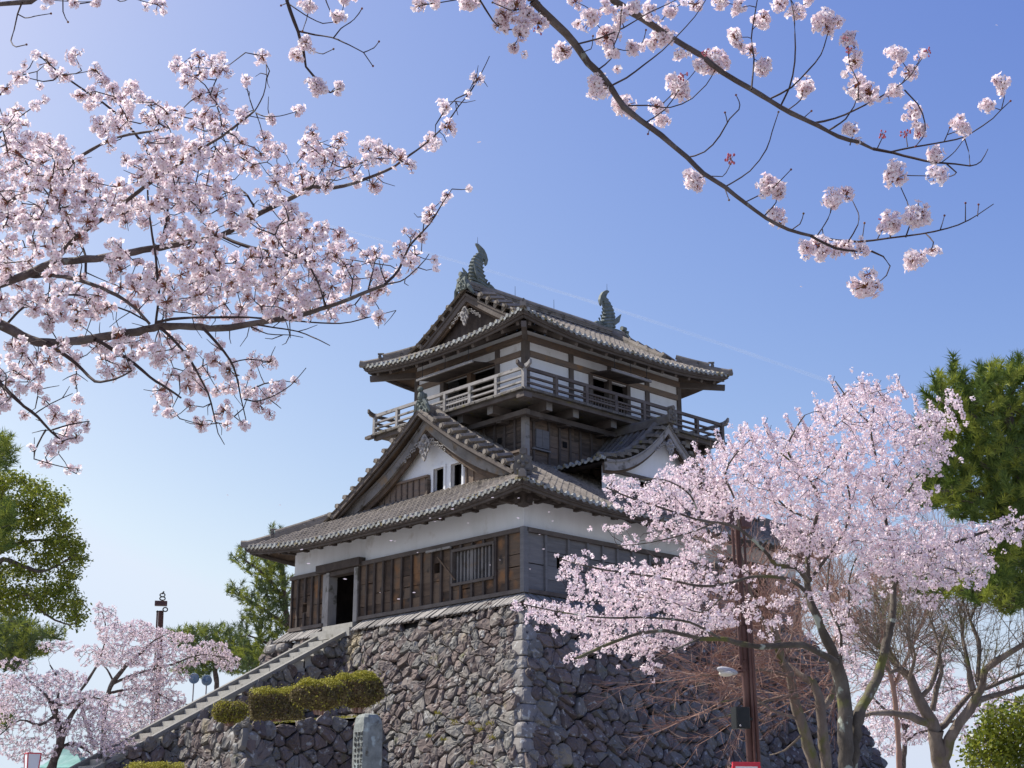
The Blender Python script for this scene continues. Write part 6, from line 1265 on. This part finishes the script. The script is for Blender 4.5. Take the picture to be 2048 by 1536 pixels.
# brown column with camera and floodlights on the left
DQ = 64.0
pl = thing('lamp_column', 'brown steel column with floodlights and camera above the distant cherry trees', 'lamp column', (*at(310, 1560, DQ)[:2], 2.2))
cyl(pl, 'column', [at(308, 1560, DQ), at(322, 1222, DQ)], px(5.5, DQ), 'rust'); cyl(pl, 'side_rail', [at(304, 1440, DQ-.3), at(314.5, 1225, DQ-.3)], px(1.6, DQ), 'rust', 6)
orient_box(pl, 'head_box', at(322, 1207, DQ), px(24, DQ), px(9, DQ), px(16, DQ), 'rust', .2); mb = MB(); ellipsoid(mb, at(314.5, 1223, DQ-.3), (px(2.4, DQ),)*3, 8, 6); mb.build('knob', M['black'], pl)
mb = MB(); 
for (x, y, rx, ry) in ((325, 1197, 5.5, 3.4), (325, 1190, 5, 3.4), (330.5, 1219, 4.6, 4)):
    tube(mb, [at(x+rx*math.cos(t), y+ry*math.sin(t), DQ-.2) for t in np.linspace(0, 6.283, 15)], [px(1.3, DQ)]*15, 6)
mb.build('floodlight_ring', M['black'], pl); cyl(pl, 'camera_stalk', [at(324, 1188, DQ), at(328, 1183, DQ)], px(1.6, DQ), 'black', 6)
# blue round lenses on stands behind the stairs
for k, (x, y) in enumerate(((388, 1357), (413.5, 1361))):
    Dd = 62; f = thing('spotlight', ('left' if k == 0 else 'right')+' one of the two round blue lenses beside the upper part of the stairs', 'spotlight', at(x, y+14, Dd), 'pair of round blue lenses')
    mb = MB(); cc = at(x, y, Dd); n_ = -FW*.95+RT*.2; n_ /= np.linalg.norm(n_); u_ = np.cross(n_, ZZ); u_ /= np.linalg.norm(u_); v_ = np.cross(u_, n_); K = 20; rr = px(10.5, Dd)
    V = [cc+n_*.06]+[cc+(u_*math.cos(t)+v_*math.sin(t))*rr for t in np.arange(K)*2*math.pi/K]+[cc-n_*.12+(u_*math.cos(t)+v_*math.sin(t))*rr*.95 for t in np.arange(K)*2*math.pi/K]+[cc-n_*.2]
    mb.add(V, [(0, 1+i, 1+(i+1) % K) for i in range(K)]+[(1+i, 1+K+i, 1+K+(i+1) % K, 1+(i+1) % K) for i in range(K)]+[(2*K+1, 1+K+(i+1) % K, 1+K+i) for i in range(K)]); mb.build('lens', M['blue_disc'], f)
    cyl(f, 'stand', [cc-n_*.15, cc-ZZ*2.2-n_*.15], .03, 'lamp_metal', 6)
# teal roofed pavilion and festival lantern at the foot of the stairs
pv = thing('pavilion', 'small pavilion with a teal copper roof at the foot of the stairs', 'pavilion', (*at(130, 1600, 58)[:2], 1.5))
c = at(142, 1494, 58); 
mb = MB(); S_ = [(0, .0), (.35, -.35), (.9, -.72), (1.6, -.95), (1.9, -1.0)]; V = []; F = []
for i, (rr, z) in enumerate(S_):
    for sx, sy in ((-1, -1), (1, -1), (1, 1), (-1, 1)): V.append(c+RT*sx*(rr+.35)*.62+H*sy*(rr+.2)*.8+ZZ*(z+(.12 if i == 4 else 0)))
for i in range(4): F += [(i*4+k, i*4+(k+1) % 4, i*4+4+(k+1) % 4, i*4+4+k) for k in range(4)]
F.append((0, 1, 2, 3)); V += [v-ZZ*.12 for v in V[16:20]]; F += [(16+k, 20+k, 20+(k+1) % 4, 16+(k+1) % 4) for k in range(4)]+[(20, 21, 22, 23)]
mb.add(V, F); mb.build('roof', M['teal'], pv)
for sx, sy in ((-1, -1), (1, -1), (1, 1), (-1, 1)): mb = MB(); p = c+RT*sx*1.0+H*sy*1.2-ZZ*1.0; tube(mb, [p, p-ZZ*2.6], [.07, .07], 8); mb.build('post', M['rust'], pv)
ln = thing('paper_lantern', 'white festival lantern with red frame in the bottom left corner', 'lantern', at(62, 1600, 40))
c = at(63, 1538, 40); wt, wb, hh = px(13, 40), px(9, 40), px(30, 40); mb = MB(); V = [c+RT*sx*w2+H*sy*w2+ZZ*z for z, w2 in ((-hh, wb), (hh, wt)) for sx, sy in ((-1, -1), (1, -1), (1, 1), (-1, 1))]
Rm = lambda p: c+((p-c)@RT)*(RT*.85+H*.53)+((p-c)@H)*(-RT*.53+H*.85)+((p-c)@ZZ)*ZZ
V = [Rm(p) for p in V]; mb.add(V, QB); mb.build('shade', M['white'], ln)
mb = MB()
for a_, b_ in ((4, 5), (5, 6), (6, 7), (7, 4), (0, 4), (1, 5), (2, 6), (3, 7), (0, 1), (1, 2), (2, 3), (3, 0)): tube(mb, [V[a_], V[b_]], [.018, .018], 5)
mb.build('frame', M['red'], ln); mb = MB(); rd = random.Random(5)
fa, fb, fc = V[1], V[2], V[5]; nrm = np.cross(fb-fa, fc-fa); nrm /= np.linalg.norm(nrm); nrm *= -1 if nrm@FW > 0 else 1
for k in range(4):     # black characters down the right face
    o = fa+(fb-fa)*.5+(fc-fa)*(.86-.2*k)+nrm*.012; e1 = (fb-fa)/np.linalg.norm(fb-fa); 
    for s in range(4):
        q = o+ZZ*rd.uniform(-.035, .035)+e1*rd.uniform(-.02, .02); d_ = e1*.05 if s % 2 else ZZ*.04; mb.add([q-d_-(ZZ if s % 2 else e1)*.008, q+d_-(ZZ if s % 2 else e1)*.008, q+d_+(ZZ if s % 2 else e1)*.008, q-d_+(ZZ if s % 2 else e1)*.008], [(0, 1, 2, 3)])
mb.build('lettering', M['ink'], ln); mb = MB(); tube(mb, [c-ZZ*hh, c-ZZ*2.6], [.03, .03], 8); mb.build('pole', M['rust'], ln)

# ------------------------------------------------------------------ drifting petals and the vapour trail
PT = [(958, 284, 9), (782, 1081, 7), (823, 1032, 7), (860, 1036, 5), (905, 1018, 7), (880, 1037, 6), (690, 1158, 8), (603, 1099, 7), (617, 1127, 8), (797, 1198, 7), (828, 1185, 7), (1036, 1036, 7), (1079, 1069, 4), (1037, 996, 5), (985, 995, 6), (980, 1130, 4), (1098, 1024, 5), (1105, 1042, 5), (760, 1185, 3), (790, 1082, 4), (1060, 1138, 4), (1602, 573, 6), (1993, 50, 5), (560, 1010, 5), (455, 990, 5), (870, 1043, 4), (1087, 1098, 6), (1000, 1120, 3), (835, 1105, 4), (936, 1046, 4)]
for x, y, L in PT:
    Dd = random.uniform(20, 34); c = at(x, y, Dd); hl = px(L*.5, Dd); mb = MB(); ang = random.uniform(-.25, .25); e1 = RT*math.cos(ang)+ZZ*math.sin(ang); e2 = np.cross(e1, FW)*.26; cu = FW*.15
    V = [c-e1*hl, c-e1*hl*.4+e2*hl+cu*hl, c+e1*hl*.5+e2*hl*1.1+cu*hl, c+e1*hl, c+e1*hl*.5-e2*hl*1.1, c-e1*hl*.4-e2*hl, c+cu*hl*.5]
    mb.add(V, [(6, k, (k+1) % 6) for k in range(6)]); o = mb.build('petal', M['petal'], None, loc=tuple(c))
    tag(o, 'small pale petal drifting in the air', 'petal', 'fallen petals drifting in the air')
m = bpy.data.materials.new('vapour'); m.use_nodes = True; t = m.node_tree; pb = t.nodes["Principled BSDF"]; pb.inputs["Base Color"].default_value = (1, 1, 1, 1); pb.inputs["Roughness"].default_value = 1
tc = t.nodes.new("ShaderNodeTexCoord"); nz = t.nodes.new("ShaderNodeTexNoise"); nz.inputs["Scale"].default_value = .0012; t.links.new(tc.outputs["Object"], nz.inputs["Vector"])
mr = t.nodes.new("ShaderNodeMapRange"); mr.inputs[1].default_value = .3; mr.inputs[2].default_value = .7; mr.inputs[3].default_value = .05; mr.inputs[4].default_value = .13; t.links.new(nz.outputs["Fac"], mr.inputs[0]); t.links.new(mr.outputs[0], pb.inputs["Alpha"])
mb = MB(); DV = 9000.; n = 40; P = [at(640+(1780-640)*i/n, 446+(806-446)*i/n-14*math.sin(math.pi*i/n), DV) for i in range(n+1)]
tube(mb, P, [px(2.2+2.0*i/n, DV)*(1+.1*math.sin(i*1.7)) for i in range(n+1)], 8); o = mb.build('contrail', m, smooth=True); tag(o, 'thin white vapour trail slanting across the sky', None, kind='stuff')
